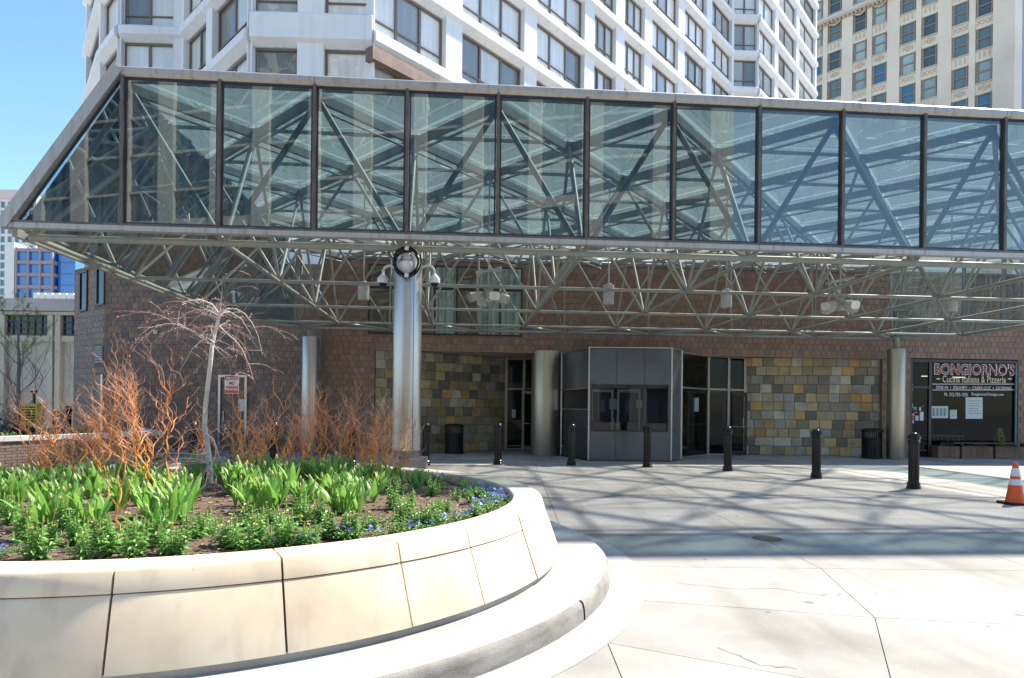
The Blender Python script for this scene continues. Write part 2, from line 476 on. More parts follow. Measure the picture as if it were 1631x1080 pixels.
MB().lathe([(RT-0.27,0.3),(RT-0.27,0.66),(RT-0.1,0.66),(RB-0.1,0.2)], PC, 96).build('core', m_joint, planter)
RIM = 0.69
# joints read off the photograph as angles round the planter centre
def ang_of(px, py, z):
    p = on_plane(px, py, z); return math.atan2(p.y-PC.y, p.x-PC.x)
jo = sorted(ang_of(px,py,z) for px,py,z in ((201,893,RIM),(439,878,RIM),(632,864,RIM),(735,843,RIM),(843,822,RIM),(868,800,RIM)))
step = 0.30
aa = [jo[0]-step*k for k in range(8,0,-1)] + jo
while aa[-1] < aa[0] + 2*math.pi - 1.4*step: aa.append(aa[-1]+step)
aa.append(aa[0]+2*math.pi)
for k in range(len(aa)-1):
    g = 0.006/RT
    a0, a1 = aa[k]+g, aa[k+1]-g
    n = max(6, int((a1-a0)*60))
    dr = rng.uniform(-0.004, 0.004)
    def rad(z): return RT + dr + (RIM-0.012 - z) * (RB-RT)/(RIM-0.2)
    cap = MB().lathe([(RT-0.28,0.40),(RT-0.28,RIM-0.012),(RT-0.268,RIM),(RT-0.014+dr,RIM),(RT+dr,RIM-0.012),(rad(0.575),0.575),(RT-0.15,0.575)], PC, n, a0, a1)
    # end faces so that the joints are closed
    m = n+1
    for e in (0, n): cap.f.append(tuple(i*m+e for i in range(7)))
    cap.build('cap_stone', m_lime, planter, smooth=True)
    w = MB().lathe([(RT-0.15,0.565),(rad(0.568)-0.008,0.567),(rad(0.555),0.555),(rad(0.2)+0.01,0.2),(RT-0.15,0.2)], PC, n, a0, a1)
    for e in (0, n): w.f.append(tuple(i*m+e for i in range(5)))
    w.build('wall_stone', m_lime, planter, smooth=True)
# planting soil, gently mounded
sb = MB(); nr, na = 26, 90
SOIL = 0.575
def soil_z(x, y):
    d = math.hypot(x-PC.x, y-PC.y)
    return SOIL + 0.07*(1-(d/2.95)**2) + 0.012*math.sin(x*5.1)*math.cos(y*4.3)
from mathutils import noise
for i in range(nr+1):
    for k in range(na):
        r = 2.94*i/nr; a = 2*math.pi*k/na
        x = PC.x+r*math.cos(a); y = PC.y+r*math.sin(a)
        sb.v.append((x, y, soil_z(x,y) + 0.018*noise.noise((x*6,y*6,0)) + 0.01*noise.noise((x*19,y*19,2))))
for i in range(nr):
    for k in range(na):
        a = i*na+k; b = i*na+(k+1)%na
        sb.f.append((a,a+na,b+na,b))
sb.build('soil', m_mulch, planter, smooth=True)
chips = MB()
for _ in range(9000):
    a = rng.uniform(0, 2*math.pi); r = 2.9*math.sqrt(rng.random())
    x = PC.x+r*math.cos(a); y = PC.y+r*math.sin(a)
    if y > 8.6: continue
    M = Matrix.Translation((x,y,soil_z(x,y)+0.008)) @ Matrix.Rotation(rng.uniform(0,6.3),4,'Z') @ Matrix.Rotation(rng.uniform(-.5,.5),4,'X')
    s = rng.uniform(0.008,0.024)
    chips.add([M@Vector(p) for p in ((-s,-s*.4,0),(s,-s*.3,0),(s*.8,s*.4,.004),(-s*.9,s*.3,.006))],[(0,1,2,3)])
m_chip = mat('bark_chips', (0.10,0.062,0.04), (0.26,0.19,0.13), sc=9, r=0.9, rnd=0.5)
tag(chips.build('bark_chips', m_chip, planter), kind='stuff')

# ------------------------------------------------------------------ canopy frame coordinates
CA = R(4.5); CC, CS = math.cos(CA), math.sin(CA)
O = Vector((-1.656, 10.2, 0)); W = 1.392
def F(u, v, z=0.0):
    return Vector((O.x + u*CC - v*CS, O.y + u*CS + v*CC, z))
ZB, ZT = 4.03, 6.42
V = [0.0, 3.2, 6.45, 9.55, 10.78]
canopy = thing('glass_canopy', 'long glass entrance canopy on a pale steel space frame', 'canopy', F(0,0,0))

unit_tube = MB().path([(0,0,0),(0,0,1)], 1.0, 10).mesh('strut', m_frame, smooth=True)
def strut(name, p0, p1, r, parent=canopy, mesh=unit_tube):
    p0 = Vector(p0); p1 = Vector(p1); d = p1-p0
    o = bpy.data.objects.new(name, mesh); scene.collection.objects.link(o)
    setp(o, parent)
    o.location = p0; o.rotation_euler = d.to_track_quat('Z','Y').to_euler(); o.scale = (r, r, d.length)
    return o
node_mesh = MB().lathe([(0.0,-0.06),(0.045,-0.045),(0.062,0),(0.045,0.045),(0.0,0.06)], (0,0,0), 10).mesh('node', m_frame, smooth=True)
def node(p, s=1.0):
    o = bpy.data.objects.new('node', node_mesh); scene.collection.objects.link(o); setp(o, canopy)
    o.location = p; o.scale = (s,s,s)
KB = list(range(-4, 13, 2))
def B(k, j): return F(k*W, V[j] + (0.12 if j == 0 else 0), ZB)
def T(k, v): return F(k*W, v, ZT-0.12)
# bottom layer
for j in range(4):
    for k in KB:
        node(B(k,j))
        if k < 12: strut('bottom_chord', B(k,j), B(k+2,j), 0.054 if j == 0 else 0.037)
        if j < 3: strut('bottom_chord', B(k,j), B(k,j+1), 0.038)
for k in range(-3, 12, 2):
    node(F(k*W, V[4], ZB-0.03))
    if k < 11: strut('bottom_chord', F(k*W,V[4],ZB-0.03), F((k+2)*W,V[4],ZB-0.03), 0.045)
    for q in (k-1, k+1): strut('bottom_chord', F(k*W,V[4],ZB-0.03), B(q,3), 0.034)
# webs: each bottom node rises to four roof nodes
half = [0.0, 1.6, 3.2, 4.82, 6.45, 8.0, 9.55, 10.9]
for j in range(4):
    for k in KB:
        tops = []
        for q in (k-1, k+1):
            if -3 <= q <= 11: tops.append(T(q, V[j] + (0.14 if j == 0 else 0)))
        for v in (V[j]-1.6, V[j]+1.6):
            if 0 < v < 11 and -3 <= k <= 11: tops.append(T(k, v))
        if k == -4: tops += [T(-3, min(V[j]+1.6, 10.9))]
        for t in tops: strut('web_strut', B(k,j), t, 0.046 if j == 0 else 0.031)
for k in range(-3, 12, 2):
    for q in (k-1, k+1):
        if -3 <= q <= 11: strut('web_strut', F(k*W,V[4],ZB-0.03), T(q, 8.05), 0.028)
    strut('web_strut', F(k*W,V[4],ZB-0.03), T(k, 10.95), 0.032)
# roof: diagonal beams, edge beams, glass panels
def clipline(k0, sgn):
    """diagonal beam starting at the front node k0, one module sideways for every 1.6 m back"""
    v1 = 11.0; k1 = k0 + sgn*v1/1.6
    if k1 > 11: v1 = (11-k0)*1.6; k1 = 11
    if k1 < -3: v1 = (k0+3)*1.6; k1 = -3
    return k1, v1
def roofbeam(k0, v0, k1, v1, w=0.075, d=0.14):
    MB().bar(F(k0*W,v0,ZT-0.10), F(k1*W,v1,ZT-0.10), w, d).build('roof_beam', m_beam, canopy)
    strut('tie_tube', F(k0*W,v0,ZT-0.27), F(k1*W,v1,ZT-0.27), 0.022)
for k0 in range(-3, 12, 2):
    for sgn in (-1, 1):
        k1, v1 = clipline(k0, sgn)
        if v1 > 0.5: roofbeam(k0, 0.1, k1, v1)
for side in (-3, 11):
    for v0 in (3.2, 6.4, 9.6):
        sgn = 1 if side == -3 else -1
        v1 = 11.0; roofbeam(side, v0, side + sgn*(v1-v0)/1.6, v1)
for v in half[1:]:
    MB().bar(F(-3*W,v,ZT-0.04), F(11*W,v,ZT-0.04), 0.03, 0.06).build('purlin', m_beam, canopy)
for k in range(-3, 11):
    for a, b in zip(half[:-1], half[1:]):
        p = [F((k+0.001)*W,a+0.001,ZT+0.025), F((k+0.999)*W,a+0.001,ZT+0.025), F((k+0.999)*W,b-0.001,ZT+0.025), F((k+0.001)*W,b-0.001,ZT+0.025)]
        MB().quad(*p).build('roof_pane', m_rglass, canopy)
# top fascia with its joints, lower rail, mullions and front panes
for k in range(-3, 12, 2):
    u0 = k*W + 0.004; u1 = min((k+2)*W, 12.2*W) - 0.004
    if k == -3: u0 -= 0.1
    b = MB(); P = lambda u,v,z: F(u,v,z)
    prof = [(-0.12,ZT-0.02),(-0.16,ZT+0.03),(-0.16,ZT+0.10),(-0.10,ZT+0.14),(0.10,ZT+0.14),(0.10,ZT-0.02)]
    b.add([F(u0,v,z) for v,z in prof]+[F(u1,v,z) for v,z in prof], [tuple(reversed(range(6))),tuple(range(6,12))]+[(i,(i+1)%6,(i+1)%6+6,i+6) for i in range(6)])
    b.build('fascia', m_fascia, canopy)
for k in range(-4, 12, 2):
    u0 = k*W+0.003 - (0.30 if k == -4 else 0); u1 = (k+2)*W-0.003
    b = MB()
    b.bar(F(u0,-0.09,ZB+0.115), F(u1,-0.09,ZB+0.115), 0.14, 0.075)
    b.build('lower_rail', m_fascia, canopy)
    MB().bar(F(u0,-0.11,ZB+0.172), F(u1,-0.11,ZB+0.172), 0.07, 0.035).build('sill_bead', m_mull, canopy)
GB, GT = ZB+0.19, ZT-0.01
for k in range(-3, 12):
    MB().bar(F(k*W,-0.1,GB), F(k*W,-0.1,GT), 0.045, 0.09, up=(CS,-CC,0)).build('mullion', m_mull, canopy)
    if k < 11 or True:
        u0, u1 = k*W+0.026, (k+1)*W-0.026
        g = MB().bar(F((u0+u1)/2,-0.085,GT-0.02),F((u0+u1)/2,-0.085,GT-0.001), 0.04, u1-u0, up=(CC,CS,0))
        pane = MB().quad(F(u0,-0.085,GB), F(u1,-0.085,GB), F(u1,-0.085,GT), F(u0,-0.085,GT)).build('pane', m_cglass, canopy)
        fr = MB()
        for a, c in (((u0+0.015),(u0+0.015)), ((u1-0.015),(u1-0.015))):
            fr.bar(F(a,-0.088,GB), F(c,-0.088,GT), 0.024, 0.02, up=(CS,-CC,0))
        fr.bar(F(u0,-0.089,GT-0.02), F(u1,-0.089,GT-0.02), 0.02, 0.04); fr.bar(F(u0,-0.089,GB+0.015), F(u1,-0.089,GB+0.015), 0.02, 0.03)
        fr.build('gasket', m_gasket, pane)
# front triangle pane and the slanted end
UE = -4.14*W
tri = MB().quad(F(UE+0.14,-0.085,GB), F(-3*W-0.04,-0.085,GB), F(-3*W-0.04,-0.085,GT-0.08)).build('pane', m_cglass, canopy)
gf = MB().bar(F(UE+0.14,-0.09,GB+0.01), F(-3*W-0.05,-0.09,GT-0.07), 0.02, 0.04, up=(CS,-CC,0)); gf.build('gasket', m_gasket, tri)
edge0, edge1 = F(UE-0.06,-0.10,ZB+0.12), F(-3*W-0.05,-0.10,ZT+0.10)
MB().bar(edge0, edge1, 0.16, 0.15, up=(CS,-CC,0)).build('raked_fascia', m_fascia, canopy)
ends = [0.05, 1.6, 3.2, 4.82, 6.45, 8.0, 9.55, 10.9]
for a, b in zip(ends[:-1], ends[1:]):
    ue = lambda v: UE if v < 9.6 else -3*W-0.2
    q = [F(ue(b),b-0.04,ZB+0.08), F(ue(a),a+0.04,ZB+0.08), F(-3*W-0.06,a+0.04,ZT+0.04), F(-3*W-0.06,b-0.04,ZT+0.04)]
    MB().quad(*q).build('end_pane', m_cglass, canopy)
    MB().bar(F(ue(b),b,ZB+0.02), F(-3*W-0.06,b,ZT), 0.06, 0.10).build('end_mullion', m_frame, canopy)
MB().bar(F(UE+0.02,0,ZB+0.03), F(UE+0.02,9.55,ZB+0.03), 0.08, 0.1).build('edge_beam', m_frame, canopy)
strut('edge_beam', F(-4*W,9.6,ZB), F(-3*W,V[4],ZB), 0.05)
# far end (runs out of the picture): glass wall with mullions
farline = [F(11*W,10.9), F(12.1*W,9.55), F(12.1*W,0.1)]
cut = [farline[0], farline[1]] + [F(12.1*W,v) for v in (8.0,6.45,4.82,3.2,1.6,0.1)]
for a, b in zip(cut[:-1], cut[1:]):
    MB().quad((a.x,a.y,ZB+0.05),(b.x,b.y,ZB+0.05),(b.x,b.y,ZT),(a.x,a.y,ZT)).build('end_pane', m_cglass, canopy)
    MB().bar((b.x,b.y,ZB+0.02),(b.x,b.y,ZT),0.06,0.1).build('end_mullion', m_frame, canopy)
    strut('edge_beam', (a.x,a.y,ZB+0.02), (b.x,b.y,ZB+0.02), 0.05)

# ------------------------------------------------------------------ steel columns
def column(name, label, x, y, r, z0, z1, m, seam=True):
    t = thing(name, label, 'column', (x,y,0))
    MB().lathe([(0,z0),(r-0.004,z0),(r,z0+0.01),(r,z1-0.01),(r-0.004,z1),(0,z1)], (x,y,0), 48).build('shaft', m, t, smooth=True)
    if seam:
        a = -math.pi/2 + 0.6
        MB().bar((x+r*math.cos(a),y+r*math.sin(a),z0+0.01),(x+r*math.cos(a),y+r*math.sin(a),z1-0.01),0.008,0.006).build('seam', m_gasket, t)
    return t
fc = F(0, 0.32)
c1 = column('steel_column', 'brushed steel column rising from a concrete block behind the planter', fc.x, fc.y, 0.222, 0.86, 3.86, m_steel)
m_ped = mat('pedestal_concrete', (0.16,0.145,0.13), (0.25,0.23,0.21), sc=6, r=0.9, bump=0.4, bsc=40)
MB().lathe([(0,0.7),(0.2,0.7),(0.2,0.862),(0,0.862)], fc, 24).build('neck', m_ped, c1, smooth=True)
MB().obox(Matrix.Translation((fc.x,fc.y,0.37)) @ Matrix.Rotation(CA,4,'Z'), 0.66,0.66,0.74).build('pedestal', m_ped, c1)
cp = MB().lathe([(0.222,0),(0.222,0.06),(0.16,0.12),(0.06,0.16),(0.06,0.2)], (fc.x,fc.y,3.86), 32); cp.build('cap', m_steel, c1, smooth=True)
lc = at(494, 600, 20.75)
c2 = column('steel_column', 'slim satin steel column before the dark tiled wall near the weeping tree', lc.x, lc.y, 0.26, 0, 3.72, m_steel)
MB().lathe([(0.1,3.7),(0.1,4.0)], (lc.x,lc.y,0), 16).build('pin', m_frame, c2, smooth=True)
rc = F(11*W, V[4])
rc = at(1427, 640, 21.7)
c3 = column('steel_column', 'bronze toned steel column between litter bin and pizzeria window', rc.x, rc.y, 0.275, 0, 3.62, m_bronze_steel)
MB().lathe([(0.09,3.6),(0.09,4.0)], (rc.x,rc.y,0), 16).build('pin', m_frame, c3, smooth=True)
kc = at(869.5, 640, 21.9)
c4 = column('steel_column', 'stout brushed steel column beside the grey kiosk', kc.x, kc.y, 0.49, 0, 3.44, m_bronze_steel)

# ------------------------------------------------------------------ brown tiled podium building
WV = 11.3                       # main wall plane, behind the canopy
PODTOP = 6.3
SOF = 3.42
pod = thing('podium_building', 'brown tiled hotel podium behind the glass canopy', 'building', F(2,WV,0))
tile_m = {}
for m_ in (m_tile, m_tile_tan, m_tile_grey):
    b = MB(); s = 0.0972
    b.add([(-s,0.012,-s),(s,0.012,-s),(s,0.012,s),(-s,0.012,s),(-s+.004,0,-s+.004),(s-.004,0,-s+.004),(s-.004,0,s-.004),(-s+.004,0,s-.004)],
          [(4,5,6,7),(0,1,5,4),(1,2,6,5),(2,3,7,6),(3,0,4,7)])
    tile_m[m_.name] = b.mesh('tile', m_)
rest = {n: MB() for n in tile_m}
wall_tiles = []
def tiled(p0, p1, z0, z1, holes=(), keep=None, tanamt=0.01, greyamt=0.07):
    """tile a vertical wall from p0 to p1 (facing the camera side); holes in (s0,s1,z0,z1)"""
    d = (p1-p0); L = d.length; d = d.normalized()
    ang = math.atan2(d.y, d.x)
    Mr = Matrix.Rotation(ang, 4, 'Z')
    nz = int(round((z1-z0)/0.2))
    for r in range(nz):
        z = z0 + (r+0.5)*0.2
        s = 0.1 if r % 2 else 0.2
        while s < L - 0.05:
            if not any(h0-0.08 < s < h1+0.08 and g0-0.08 < z < g1+0.08 for h0,h1,g0,g1 in holes):
                q = rng.random()
                mm = m_tile_tan.name if q < tanamt else (m_tile_grey.name if q < tanamt+greyamt else m_tile.name)
                p = p0 + d*s
                M = Matrix.Translation((p.x, p.y, z)) @ Mr @ Matrix.Translation((0, -0.011 + rng.uniform(-.001,.001), 0))
                wall_tiles.append((mm, M, keep(s,z) if keep else 0))
            s += 0.2
def wallcore(p0, p1, z0, z1, t=0.25):
    d = (p1-p0).normalized(); n = Vector((-d.y, d.x, 0))
    q = [p0, p1, p1+n*t, p0+n*t]
    MB().prism(q, z0, z1).build('wall', m_grout, pod)
uL = -3.61
uS0, uS1 = -1.92, 15.31
uG0, uG1 = 16.33, 20.3
uE = 27.0
win = (-2.14, 2.85, 3.9, 6.16)
pA = F(uL,WV); 
wallcore(F(uL,WV), F(uE,WV), SOF, PODTOP)
wallcore(F(uL,WV), F(uS0,WV), 0, SOF)
wallcore(F(uS1,WV), F(uG0,WV), 0, SOF)
wallcore(F(uG1,WV), F(uE,WV), 0, SOF)
tiled(F(uL,WV), F(uE,WV), SOF, PODTOP-0.06, holes=[(win[0]-uL,win[1]-uL,win[2],win[3])], keep=lambda s,z: 2 - abs(z-3.7) if 2.0 < s < 21 else 0)
tiled(F(uL,WV), F(uS0,WV), 0.02, SOF, keep=lambda s,z: 1.2 if s > 0.9 else 0)
tiled(F(uS1,WV), F(uG0,WV), 0.02, SOF)
tiled(F(uG1,WV), F(uE,WV), 0.02, SOF)
# wing towards the street
wc = Vector((-13.9, 22.5, 0)); wr = Vector((-5.6, 22.5, 0)); wl_ = Vector((-15.9, 23.9, 0))
wallcore(wc, wr, 0, PODTOP); wallcore(wl_, wc, 0, PODTOP)
MB().box(F(uL,WV).x-0.02, F(uL,WV).x+0.25, F(uL,WV).y+0.01, 22.9, 0, PODTOP-.01).build('wall', m_tile, pod)
def s_of(px): return at(px,600,22.5).x - wc.x
door_s = (s_of(350), s_of(393))
tiled(wc, wr, 0.0, PODTOP, holes=[(door_s[0],door_s[1],0,2.6)], tanamt=0.16, greyamt=0.2)
chd = (wc-wl_).length
slits = [(chd*0.20,chd*0.44,4.85,6.25),(chd*0.74,chd*0.98,4.95,6.3),(chd*0.72,chd*0.95,2.95,3.55),(chd*0.72,chd*0.97,0.0,2.55)]
tiled(wl_, wc, 0.0, PODTOP, holes=slits, tanamt=0.16, greyamt=0.2)
wall_tiles.sort(key=lambda t: -t[2])
for i, (mm, M, _) in enumerate(wall_tiles):
    if i < 290:
        o = bpy.data.objects.new('tile', tile_m[mm]); scene.collection.objects.link(o); setp(o, pod)
        o.matrix_basis = M
    else:
        rest[mm].add([M @ v.co for v in tile_m[mm].vertices], [tuple(p.vertices) for p in tile_m[mm].polygons])
for n, b in rest.items():
    if b.v: tag(b.build('tile_field', MATS[n], pod), kind='stuff')
MB().prism([F(uL,WV-0.05),F(uE,WV-0.05),F(uE,WV+16),F(uL,WV+16)], PODTOP, PODTOP+0.1).build('roof', m_grout, pod)
MB().prism([wl_,wc,wr,Vector((wr.x,34,0)),Vector((-15.9,34,0))], PODTOP, PODTOP+0.09).build('roof', m_grout, pod)
# slit windows, louvres and doors of the wing
dch = (wc-wl_).normalized(); nch = Vector((dch.y,-dch.x,0))
def chbox(s0, s1, z0, z1, dep, name, m_, par=pod, off=0.0):
    p0 = wl_+dch*s0+nch*off; p1 = wl_+dch*s1+nch*off
    return MB().prism([p0,p1,p1+nch*dep,p0+nch*dep], z0, z1).build(name, m_, par)
for (s0,s1,z0,z1) in slits[:2]:
    w = chbox(s0+.03,s1-.03,z0+.03,z1-.03,0.012,'window',m_navy); 
    for q in ((s0,s0+.05,z0,z1),(s1-.05,s1,z0,z1),(s0,s1,z1-.05,z1+.01),(s0,s1,z0-.01,z0+.05)): chbox(*q,0.05,'frame',m_dkframe,w,0.001)
s0,s1,z0,z1 = slits[2]
m_louv = mat('louvre_grey', (0.22,0.22,0.22), r=0.5, m=0.4)
lv = chbox(s0,s1,z0,z1,0.01,'louvre',m_dkframe)
for k in range(7):
    zz = z0+0.04+k*0.085
    p0 = wl_+dch*s0+nch*0.03; p1 = wl_+dch*s1+nch*0.03
    MB().bar(p0+Vector((0,0,zz)),p1+Vector((0,0,zz)),0.05,0.05).build('blade',m_louv,lv)
s0,s1,z0,z1 = slits[3]
sd = chbox(s0,s1,z0,z1,0.01,'door',m_dkframe); chbox(s1-.1,s1,z0,z1,0.05,'frame',m_trim,sd,0.012)
# door of the wing with its notice
dx0, dx1 = wc.x+door_s[0], wc.x+door_s[1]
dr = MB().box(dx0+.05,dx1-.05,22.52,22.56,0.02,2.5).build('door', mat('grey_door',(0.10,0.105,0.10),(0.15,0.15,0.145),sc=3,r=0.5), pod)
for q in ((dx0-.03,dx0+.05,0.02,2.58),(dx1-.05,dx1+.03,0.02,2.58),(dx0+.051,dx1-.051,2.5,2.58)): MB().box(q[0],q[1],22.44,22.55,q[2],q[3]).build('frame', m_trim, dr)
MB().box(dx0+.2,dx1-.25,22.505,22.518,1.0,1.75).build('glazing', m_dglass, dr)
MB().box(dx1-.28,dx1-.08,22.495,22.518,1.35,1.75).build('notice', mat('paper',(0.75,0.76,0.74),r=0.8), dr)
MB().bar((dx0+.15,22.47,1.0),(dx0+.15,22.47,1.35),0.03,0.03).build('handle', m_trim, dr)
# ribbon window: vertical blinds, and tan panels coloured as a brick reflection
m_blind = mat('vertical_blinds', (0.22,0.34,0.32), (0.70,0.80,0.75), sc=9, r=0.5, stretch=(1,1,0.02), lo=0.45, hi=0.55)
rw = MB().prism([F(win[0],WV-0.02),F(win[1],WV-0.02),F(win[1],WV-0.001),F(win[0],WV-0.001)], win[2], win[3]).build('ribbon_window', m_dkframe, pod)
nb = 7; zz = [win[2]+.06, 5.36, 5.48, win[3]-.06]
for k in range(nb):
    a = win[0] + 0.06 + k*(win[1]-win[0]-0.06)/nb; c = a + (win[1]-win[0]-0.06)/nb - 0.06
    for lo_, hi_ in ((zz[0],zz[1]),(zz[2],zz[3])):
        if k in (1,3,5,6): MB().prism([F(a,WV-0.026),F(c,WV-0.026),F(c,WV-0.021),F(a,WV-0.021)],lo_,hi_).build('pane_backing', m_blind, rw)
        else: MB().prism([F(a,WV-0.026),F(c,WV-0.026),F(c,WV-0.021),F(a,WV-0.021)],lo_,hi_).build('pane_backing', m_tile_tan, rw)  # tan panel: a brick reflection put into the colour
        MB().quad(F(a,WV-0.04,lo_),F(c,WV-0.04,lo_),F(c,WV-0.04,hi_),F(a,WV-0.04,hi_)).build('pane', glass('ribbon_glass',(0.9,0.95,0.95),refl=0.03) if 'ribbon_glass' not in MATS else MATS['ribbon_glass'], rw)
# small yellow plate on the wing
MB().box(*(at(246,530,22.4).x-0.07, at(246,530,22.4).x+0.07),22.44,22.468,at(246,532,22.45).z,at(246,528,22.45).z+0.05).build('plate', mat('plate_cream',(0.6,0.55,0.36),r=0.6), pod)

# recess: soffit, stone walls, glazed entrances
sl0 = F(uS0,WV)+Vector((0,0.1,0)); sl1 = Vector((-0.25,24.5,0)); sr1 = Vector((8.15,23.3,0)); sr0 = F(uS1,WV)+Vector((0,0.12,0))
MB().prism([F(uS0,WV+0.02), F(uS1,WV+0.02), Vector((15,28.5,0)), Vector((-6.5,28.5,0))], SOF+0.004, SOF+0.1).build('soffit', m_soffit, pod)
MB().prism([F(uS0,WV-0.045),F(uS1,WV-0.045),F(uS1,WV+0.2),F(uS0,WV+0.2)], SOF-0.05, SOF+0.002).build('lintel', m_tile, pod)
slate_cols = [((0.30,0.26,0.16),(0.42,0.33,0.17)), ((0.50,0.36,0.14),(0.44,0.38,0.24)), ((0.55,0.28,0.08),(0.40,0.29,0.12)), ((0.11,0.105,0.09),(0.16,0.155,0.13)),
              ((0.42,0.40,0.33),(0.50,0.47,0.38)), ((0.19,0.17,0.12),(0.27,0.24,0.17)), ((0.26,0.25,0.22),(0.34,0.33,0.29))]
slate_m = [mat('slate_%d' % i, a, b, sc=3.2, r=0.55, bump=0.7, bsc=12, rnd=0.16, lo=0.3, hi=0.7, c3=(0.24,0.20,0.13), sc3=2.6) for i, (a,b) in enumerate(slate_cols)]
def stonewall(p0, p1, label, wts, z1=SOF):
    t = thing('stone_clad_wall', label, 'wall', p0)
    d = (p1-p0); L = d.length; d.normalize(); n = Vector((-d.y,d.x,0))
    MB().prism([p0,p1,p1+n*0.2,p0+n*0.2],0.002,z1).build('backing', m_joint, t)
    Mr = Matrix.Rotation(math.atan2(d.y,d.x),4,'Z')
    rows = 11; h = (z1-0.01)/rows
    for r in range(rows):
        s = 0.0
        w = rng.uniform(0.2,0.45)
        while s < L-0.02:
            e = min(L, s+w)
            if L-e < 0.12: e = L
            i = rng.choices(range(7), wts)[0]
            g = 0.004
            dp = rng.uniform(0.012,0.024)
            b = MB(); x0,x1,za,zb = s+g, e-g, 0.005+r*h+g, 0.005+(r+1)*h-g
            loc = [(x0,0,za),(x1,0,za),(x1,0,zb),(x0,0,zb),(x0+.006,-dp,za+.006),(x1-.006,-dp,za+.006),(x1-.006,-dp,zb-.006),(x0+.006,-dp,zb-.006)]
            b.add([p0 + Mr.to_3x3() @ Vector(q) for q in loc], [(4,5,6,7),(0,1,5,4),(1,2,6,5),(2,3,7,6),(3,0,4,7)])
            b.build('stone_tile', slate_m[i], t)
            s = e; w = rng.choices([0.36,0.42,0.62],[7,3,1])[0]
    return t
stonewall(sl0, sl1, 'ochre and grey slate wall left of the stout steel column', [5,4,2,5,3,6,5])
stonewall(sr1, sr0, 'patchwork slate wall between revolving door and pizzeria', [5,5,4,5,5,4,6])

def vpanel(p0, p1, z0, z1, t, name, m_, parent, off=0.0):
    """upright panel from p0 to p1 with its thickness behind"""
    p0 = Vector((p0[0],p0[1],0)); p1 = Vector((p1[0],p1[1],0))
    d = (p1-p0).normalized(); n = Vector((-d.y,d.x,0))
    return MB().prism([p0+n*off,p1+n*off,p1+n*(t+off),p0+n*(t+off)], z0, z1).build(name, m_, parent)
def lerp2(p0, p1, t): return (p0[0]+(p1[0]-p0[0])*t, p0[1]+(p1[1]-p0[1])*t)

# ------------------------------------------------------------------ dark lobby behind the entrances
lob = thing('lobby', 'dark hotel lobby seen through the entrance glass', 'lobby', (4,27,0))
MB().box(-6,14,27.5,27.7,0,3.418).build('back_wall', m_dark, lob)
m_lwood = mat('lobby_panel', (0.10,0.075,0.05), (0.14,0.11,0.08), sc=2, r=0.4)
for x in (-1.2, 1.6, 4.4, 7.4): MB().box(x,x+1.3,27.3,27.49,0.2,2.6).build('panel', m_lwood, lob)
MB().box(2.4,4.8,26.2,26.7,0,1.0).build('desk', m_lwood, lob)

# ------------------------------------------------------------------ grey kiosk
m_kgrey = mat('kiosk_panel', (0.06,0.068,0.08), (0.085,0.094,0.11), sc=0.9, r=0.24, spec=0.8, bump=0.015, bsc=3, c3=(0.05,0.057,0.067), sc3=0.8)
KA, KB_, KC, KD, KE = (1.62,21.7), (2.28,19.6), (4.74,19.6), (5.22,20.3), (5.32,20.85)
KTOP = 3.38
kio = thing('kiosk', 'grey metal clad valet kiosk with a wide dark window', 'kiosk', (3.5,20.5,0))
wz0, wz1, wx0, wx1 = 0.915, 2.26, 2.38, 4.62
vpanel(KB_,KC,0.03,wz0,0.08,'panel',m_kgrey,kio); vpanel(KB_,KC,wz1,KTOP,0.08,'panel',m_kgrey,kio)
vpanel(KB_,(wx0,19.6),wz0,wz1,0.08,'panel',m_kgrey,kio); vpanel((wx1,19.6),KC,wz0,wz1,0.08,'panel',m_kgrey,kio)
vpanel(KC,KD,0.03,KTOP,0.08,'panel',m_kgrey,kio)
vpanel(KA,KB_,2.17,KTOP,0.08,'panel',m_kgrey,kio)
MB().prism([KA,KB_,KC,KD,(5.22,22.3),(1.62,22.3)],KTOP-0.03,KTOP).build('roof', m_kgrey, kio)
MB().prism([KA,KB_,KC,KD,(5.22,22.3),(1.62,22.3)],0.004,0.03).build('plinth', m_dkframe, kio)
for p, z0 in ((KB_,0.03),(KC,0.03),(KD,0.03),(KA,0.03)):
    MB().box(p[0]-.022,p[0]+.022,p[1]-.025,p[1]+.03,z0,KTOP+.012).build('corner_trim', m_trim, kio)
for a, b in ((KA,KB_),(KB_,KC),(KC,KD)):
    MB().bar((a[0],a[1]-.012,KTOP),(b[0],b[1]-.012,KTOP),0.03,0.03).build('top_trim', m_trim, kio)
MB().bar((KA[0],KA[1]-.012,2.165),(KB_[0],KB_[1]-.012,2.165),0.025,0.03).build('sill_trim', m_trim, kio)
MB().quad((wx0,19.635,wz0),(wx1,19.635,wz0),(wx1,19.635,wz1),(wx0,19.635,wz1)).build('window_pane', glass('kiosk_glass',(0.5,0.53,0.55),refl=0.01,ior=1.3), kio)
